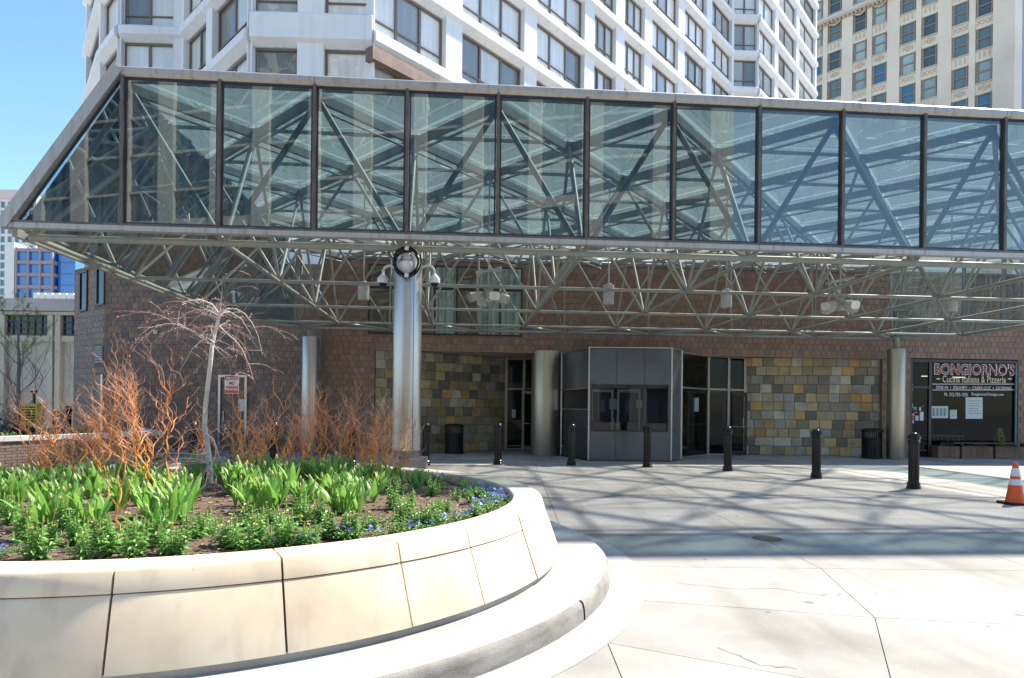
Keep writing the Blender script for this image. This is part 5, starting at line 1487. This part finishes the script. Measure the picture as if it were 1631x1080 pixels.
# curly willow shrubs
def willow(px, py, label, nst, hgt, seed, lean=0.0):
    r = random.Random(seed); base = on_plane(px,py,.6)
    t = thing('curly_willow', label, 'shrub', base, 'orange curly willow shrubs'); b = MB()
    tips = Vector
    def colr(f): 
        f = max(0,min(1,f)); a = Vector((.62,.33,.03)); c = Vector((.62,.22,.05)); e = Vector((.60,.32,.22))
        v = a.lerp(c, f/.35) if f < .35 else c.lerp(e, (f-.35)/.65); return tuple(v)
    def grow(p, d, L, rad, lvl, f0):
        n = max(5,int(L/.045)); pts=[p]; rr=[rad]; cs=[colr(f0)]; ph = r.uniform(0,6.28); ph2 = r.uniform(0,6.28); kids=[]
        for i in range(n):
            t_ = (i+1)/n
            wob = Vector((math.sin(ph+i*1.05), math.sin(ph2+i*.9), .45*math.sin(ph+ph2+i*.8)))*.46 + Vector((r.gauss(0,.15),r.gauss(0,.15),r.gauss(0,.1)))
            dd = (d + wob + Vector((0,0,.12))).normalized()
            p = p+dd*(L/n); pts.append(p); rr.append(rad*(1-.72*t_)); cs.append(colr(f0+.45*t_))
            d = (d*.9 + dd*.1 + Vector((0,0,.02))).normalized()
            if lvl < 3 and t_ > (.22 if lvl == 0 else .12) and r.random() < (.6,.55,.42)[lvl]: kids.append((p,dd,t_))
        b.path(pts, rr, 5 if lvl < 2 else 4, True, cs)
        for (q,dd,t_) in kids:
            nd = (dd + Vector((r.gauss(0,.75),r.gauss(0,.75),r.uniform(-.2,.5)))).normalized()
            grow(q, nd, L*r.uniform(.28,.52)*(1.1-.4*t_), rad*(1-.6*t_)*.62, lvl+1, f0+.45*t_)
    for k in range(nst):
        a = r.uniform(0,6.28); d = Vector((math.cos(a)*.75+lean, math.sin(a)*.45, 1)).normalized()
        grow(base+Vector((math.cos(a)*.05,math.sin(a)*.05,-.04)), d, hgt*r.uniform(.55,1.0), r.uniform(.009,.015), 0, 0.0)
    b.build('stems', m_twig, t, smooth=True)
willow(28,790,'curly orange willow at the far left edge of the planter',3,1.16,1)
willow(95,765,'curly orange willow in front of the yellow box',3,1.40,2)
willow(150,795,'curly orange willow with golden stems left of the white tree',3,1.46,3,-.1)
willow(172,870,'single golden willow stem nearest the planter rim at the left',1,1.28,4,-.25)
willow(215,760,'tall red tipped curly willow before the tiled wing',4,1.40,5,.05)
willow(268,805,'curly orange willow just left of the white tree trunk',3,1.40,6,.1)
willow(385,780,'curly orange willow just right of the white tree trunk',4,1.46,7,.05)
willow(470,765,'thin curly willow below the slim satin column',4,1.28,8,.1)
willow(515,760,'dense red brown curly willow left of the planter column',6,1.40,9,0)
willow(560,765,'dense curly willow touching the planter column',6,1.34,10,.15)
willow(605,775,'leaning curly willow sprawling past the planter column',4,1.16,11,.65)

willow(120,750,'curly orange willow at the far rim before the brick wall',4,1.1,12,-.1)
willow(320,752,'low curly willow at the far rim behind the white tree',4,1.0,13,-.15)
willow(430,750,'curly willow at the far rim below the tiled wing door',4,1.1,14,.1)
willow(590,752,'curly willow at the far rim right against the column pedestal',3,.9,15,.3)
# weeping tree
tb0 = on_plane(335,775,.62); TY = tb0.y
tree = thing('weeping_tree', 'small pale barked weeping tree with pink buds in the planter', 'tree', tb0)
tp_ = [at(px,py,TY+dy) for px,py,dy in ((335,782,0),(334,740,0),(330,705,.03),(326,678,.04),(327,650,.02),(331,615,0),(335,580,-.03),(338,550,0),(343,528,.02),(348,508,.03),(351,497,.03))]
MB().path(tp_,[.038,.032,.029,.027,.026,.025,.024,.023,.021,.018,.013],10).build('trunk', m_bark, tree, smooth=True)
m_limb = attr_mat('limb_bark', r=0.7)
m_pbud = mat('pink_buds', (0.52,0.24,0.24), (0.62,0.38,0.34), sc=40, r=0.6, trans=0.2)
lim = MB(); buds = MB(); r = random.Random(21)
def budat(p):
    s = r.uniform(.006,.013); d = Vector((r.gauss(0,1),r.gauss(0,1),r.uniform(0,1.2))).normalized(); q = d.orthogonal().normalized(); w = d.cross(q)
    buds.add([p, p+d*s+q*s*.4, p+d*s-q*s*.2+w*s*.4, p+d*s-q*s*.2-w*s*.4, p+d*s*2.4],[(0,1,2),(0,2,3),(0,3,1),(4,2,1),(4,3,2),(4,1,3)])
def weep(p, d, L, rad, lvl, grav):
    n = max(6,int(L/.05)); pts=[p]; rr=[rad]; cs=[]; pale=Vector((.52,.47,.42)); red=Vector((.36,.19,.16)); k0 = min(1,lvl*.4)
    cs=[tuple(pale.lerp(red,k0))]; kids=[]
    for i in range(n):
        t_=(i+1)/n; d=(d+Vector((r.gauss(0,.11),r.gauss(0,.11),-grav*t_*.35+r.gauss(0,.05)))).normalized()
        p=p+d*(L/n); pts.append(p); rr.append(max(.0016,rad*(1-.8*t_))); cs.append(tuple(pale.lerp(red,min(1,k0+.5*t_))))
        if lvl<2 and t_>.15 and r.random()<(.42 if lvl==0 else .3): kids.append((p.copy(),d.copy(),t_))
        if lvl>0 and r.random()<.55: budat(p)
    lim.path(pts,rr,6 if lvl==0 else 4,True,cs)
    for q,dd,t_ in kids:
        weep(q,(dd+Vector((r.gauss(0,.6),r.gauss(0,.6),r.uniform(-.1,.4)))).normalized(),L*r.uniform(.3,.6),rad*(1-.75*t_)*.6,lvl+1,grav*.7)
top = tp_[-1]
def traced(pp, rad0):
    pts=[at(px,py,TY+dy) for px,py,dy in pp]; k=len(pts); rr=[rad0*(1-.75*i/(k-1)) for i in range(k)]
    pale=Vector((.54,.5,.45)); red=Vector((.38,.28,.24)); lim.path(pts,rr,7,True,[tuple(pale.lerp(red,i/(k-1))) for i in range(k)])
    for i in range(1,k):
        for _ in range(1):
            q=pts[i-1].lerp(pts[i],r.random()); weep(q,Vector((r.gauss(0,.6),r.gauss(0,.6),r.uniform(-.2,.5))).normalized(),r.uniform(.2,.5),rad0*.3,1,.8)
traced(((349,500,.03),(338,485,.0),(322,478,-.1),(303,479,-.15),(291,482,-.2),(286,495,-.22),(283,515,-.24),(282,535,-.25)),0.0124)
traced(((348,503,.03),(332,494,.1),(312,493,.15),(296,500,.2),(284,508,.25),(270,530,.3),(262,545,.32)),0.0099)
traced(((352,498,.03),(362,492,-.05),(376,492,-.1),(390,500,-.12),(402,515,-.15),(411,535,-.18),(418,565,-.2)),0.0112)
traced(((352,499,.03),(366,497,.1),(384,508,.2),(398,530,.25),(408,552,.3),(428,570,.35)),0.0087)
traced(((344,526,.02),(350,520,-.1),(360,530,-.2),(374,542,-.22),(385,555,-.25),(398,585,-.3),(404,605,-.3)),0.0105)
traced(((340,545,0),(330,538,-.15),(318,545,-.2),(306,556,-.25),(296,575,-.28),(285,592,-.3)),0.0093)
traced(((339,548,0),(348,560,.1),(358,568,.2),(366,580,.25),(368,600,.28)),0.0074)
traced(((341,540,0),(335,520,-.1),(338,516,-.15),(336,535,-.2),(328,550,-.22)),0.0087)
traced(((328,690,.03),(340,700,-.1),(345,715,-.15),(350,730,-.2),(360,745,-.2)),0.0112)
traced(((329,688,.03),(318,683,.0),(300,685,-.1),(286,697,-.2),(279,708,-.25)),0.0074)
traced(((333,720,0),(318,725,-.1),(295,722,-.2),(262,722,-.3),(230,728,-.4),(212,738,-.45)),0.0087)
traced(((334,735,0),(350,728,.1),(372,735,.2),(395,742,.25),(430,748,.3)),0.0074)
for k in range(6):
    a = r.uniform(0,6.28); z = r.uniform(.55,1.0); q = tp_[0].lerp(tp_[-1],z) if z<.99 else top
    i = int(z*(len(tp_)-1)); q = tp_[min(i,len(tp_)-1)]
    weep(q, Vector((math.cos(a),math.sin(a)*.8,.55)).normalized(), r.uniform(.6,1.0), .006, 0, .8)
for k in range(7):
    a = r.uniform(0,6.28); weep(tp_[1], Vector((math.cos(a),math.sin(a)*.8,.25)).normalized(), r.uniform(.5,.9), .008, 0, .5)
traced(((351,498,.03),(352,480,.02),(354,462,.02),(353,445,.02)),0.0037)
cw = thing  # crown of limbs and buds
crown = lim.build('crown', m_limb, tree, smooth=True)
buds.build('buds', m_pbud, crown)

# small street tree, shrubs and things behind the brick wall
st = at(28,690,19.5)
tr2 = thing('street_tree', 'slender bare street tree with yellow green buds before the beige hall', 'tree', (st.x,19.5,.6))
lim2 = MB(); bd2 = MB(); r2 = random.Random(5)
tp2 = [at(px,py,19.5) for px,py in ((29,700),(30,660),(29,620),(30,580),(29,545),(31,515),(30,495))]
MB().path(tp2,[.06,.055,.05,.04,.03,.02,.01],8).build('trunk', mat('grey_bark',(0.16,0.14,0.13),(0.22,0.2,0.18),sc=20,r=0.9), tr2, smooth=True)
def br2(p,d,L,rad,lvl):
    n=6; pts=[p]; rr=[rad]
    for i in range(n):
        d=(d+Vector((r2.gauss(0,.12),r2.gauss(0,.12),.09))).normalized(); p=p+d*L/n; pts.append(p); rr.append(rad*(1-.8*(i+1)/n))
        if lvl<2 and r2.random()<.75: br2(p,(d+Vector((r2.gauss(0,.6),r2.gauss(0,.6),.2))).normalized(),L*.5,rad*.5,lvl+1)
        if lvl>0 and p.z > 3.0 and r2.random()<.8:
            for _ in range(2): leafquad(bd2,p,r2.uniform(0,6.28),r2.uniform(-.4,.8),r2.uniform(.03,.07),.015)
    lim2.path(pts,rr,4)
for i in range(14):
    z=.18+.8*i/14; q=tp2[0].lerp(tp2[-1],z); a=i*2.4; br2(q,Vector((math.cos(a),math.sin(a),.75)).normalized(),1.5*(1.15-z*.8),.022*(1.2-z),0)
c_ = lim2.build('crown', MATS['grey_bark'], tr2); bd2.build('buds', m_stip, c_)
def bush(px, py, Y, w, h, label, m_, seed, n=900, nm='shrub'):
    r3 = random.Random(seed); c = at(px,py,Y); z0 = .6
    t = thing(nm, label, 'shrub', (c.x,Y,z0), 'shrubs behind the brick wall'); b = MB(); s_ = MB()
    for k in range(n):
        v = Vector((r3.gauss(0,.42),r3.gauss(0,.42),abs(r3.gauss(0,.5))))
        if v.length > 1.15: continue
        leafquad(b,(c.x+v.x*w,Y+v.y*w*.7,z0+v.z*h),r3.uniform(0,6.28),r3.uniform(-.3,1.2),r3.uniform(.05,.11),.016)
    for k in range(9):
        a=r3.uniform(0,6.28); s_.path([(c.x,Y,z0),(c.x+math.cos(a)*w*.5,Y+math.sin(a)*w*.4,z0+h*r3.uniform(.5,.9))],[.012,.004],4)
    b.build('foliage', m_, t); s_.build('stem', MATS['grey_bark'], t)
m_dkleaf = mat('dark_shrub_leaf', (0.05,0.055,0.03), (0.09,0.085,0.05), sc=5, r=0.6, trans=0.15)
bush(8,670,17.0,.75,1.0,'dark brownish shrub at the left edge behind the brick wall',m_dkleaf,1,1300)
bush(33,680,18.5,.5,.55,'dark low shrub beside the yellow box',m_dkleaf,2)
m_gleaf = mat('fresh_leaf', (0.07,0.19,0.03), (0.12,0.27,0.05), sc=5, r=0.5, trans=0.3)
bush(75,684,18.0,.5,.22,'fresh green low plants right of the yellow box',m_gleaf,3,500)
bush(130,682,18.6,.75,.34,'fresh green low plants before the tiled wing corner',m_gleaf,4,700)
bush(15,688,16.2,.35,.22,'fresh green low plants at the coping under the yellow box',m_gleaf,5,400)
yb = at(50,660,18.0)
y0_, y1_ = at(50,677,18).z, at(50,643,18).z
yx = thing('yellow_box', 'yellow slotted metal box on a post behind the brick wall', 'box', (yb.x,18,.6))
m_ylw = mat('yellow_paint', (0.62,0.46,0.02), (0.5,0.36,0.02), sc=6, r=0.5)
MB().box(yb.x-.22,yb.x+.22,17.9,18.2,y0_,y1_).build('body', m_ylw, yx)
for k in range(6): MB().box(yb.x-.17,yb.x+.17,17.885,17.899,y0_+.10+k*.075,y0_+.13+k*.075).build('slot', m_blackm, yx)
MB().bar((yb.x,18.05,.6),(yb.x,18.05,y0_),.06,.06).build('post', m_blackm, yx)
hd = MB(); hd.bar((yb.x+.03,18.05,y1_),(yb.x+.03,18.05,y1_+.32),.05,.05); hd.bar((yb.x-.05,18.05,y1_+.33),(yb.x+.1,18.05,y1_+.33),.06,.05); hd.build('bracket', m_blackm, yx)
rl = thing('railing', 'short black iron railing beyond the brick wall', 'railing', (at(98,670,23).x,23,.02))
for k in range(9):
    x = at(86+k*3.2,670,23).x; MB().bar((x,23,.02),(x,23,1.25),.025,.025).build('baluster', m_blackm, rl)
MB().bar((at(85,670,23).x,23,1.26),(at(113,670,23).x,23,1.26),.03,.05).build('rail', m_blackm, rl)
bx_ = at(108,690,21)
pbl = copy_tree(bproto); pbl.location = (bx_.x,21,.0); pbl['label'] = 'black post by the short iron railing at the wing corner'; pbl.scale = (1,1,1.3)
# grey electrical boxes on stakes in the planter
m_ebox = mat('electrical_grey', (0.36,0.40,0.42), r=0.5, m=0.2)
for k,(px,py,lab) in enumerate(((28,764,'black and grey spotlight box on a stake at the planter edge'),(65.5,764,'small grey electrical box on a stake in the planter'))):
    Y = 7.3; c = at(px,py,Y)
    t = thing('stake_box', lab, 'box', (c.x,Y,.6))
    MB().box(c.x-.055,c.x+.055,Y-.04,Y+.04,c.z-.06,c.z+.06).build('box', m_ebox if k else m_blackm, t)
    MB().tube((c.x,Y,.55),(c.x,Y,c.z-.06),.014,8).build('stake', m_ebox, t)
    if k: MB().box(c.x-.02,c.x+.02,Y-.046,Y-.041,c.z-.02,c.z+.02).build('cover', m_trim, t)
    else:
        MB().box(c.x+.056,c.x+.12,Y-.04,Y+.05,c.z-.05,c.z+.065).build('cover', m_camw, t); MB().box(c.x-.10,c.x-.056,Y-.035,Y+.035,c.z-.05,c.z+.05).build('conduit', m_ebox, t)
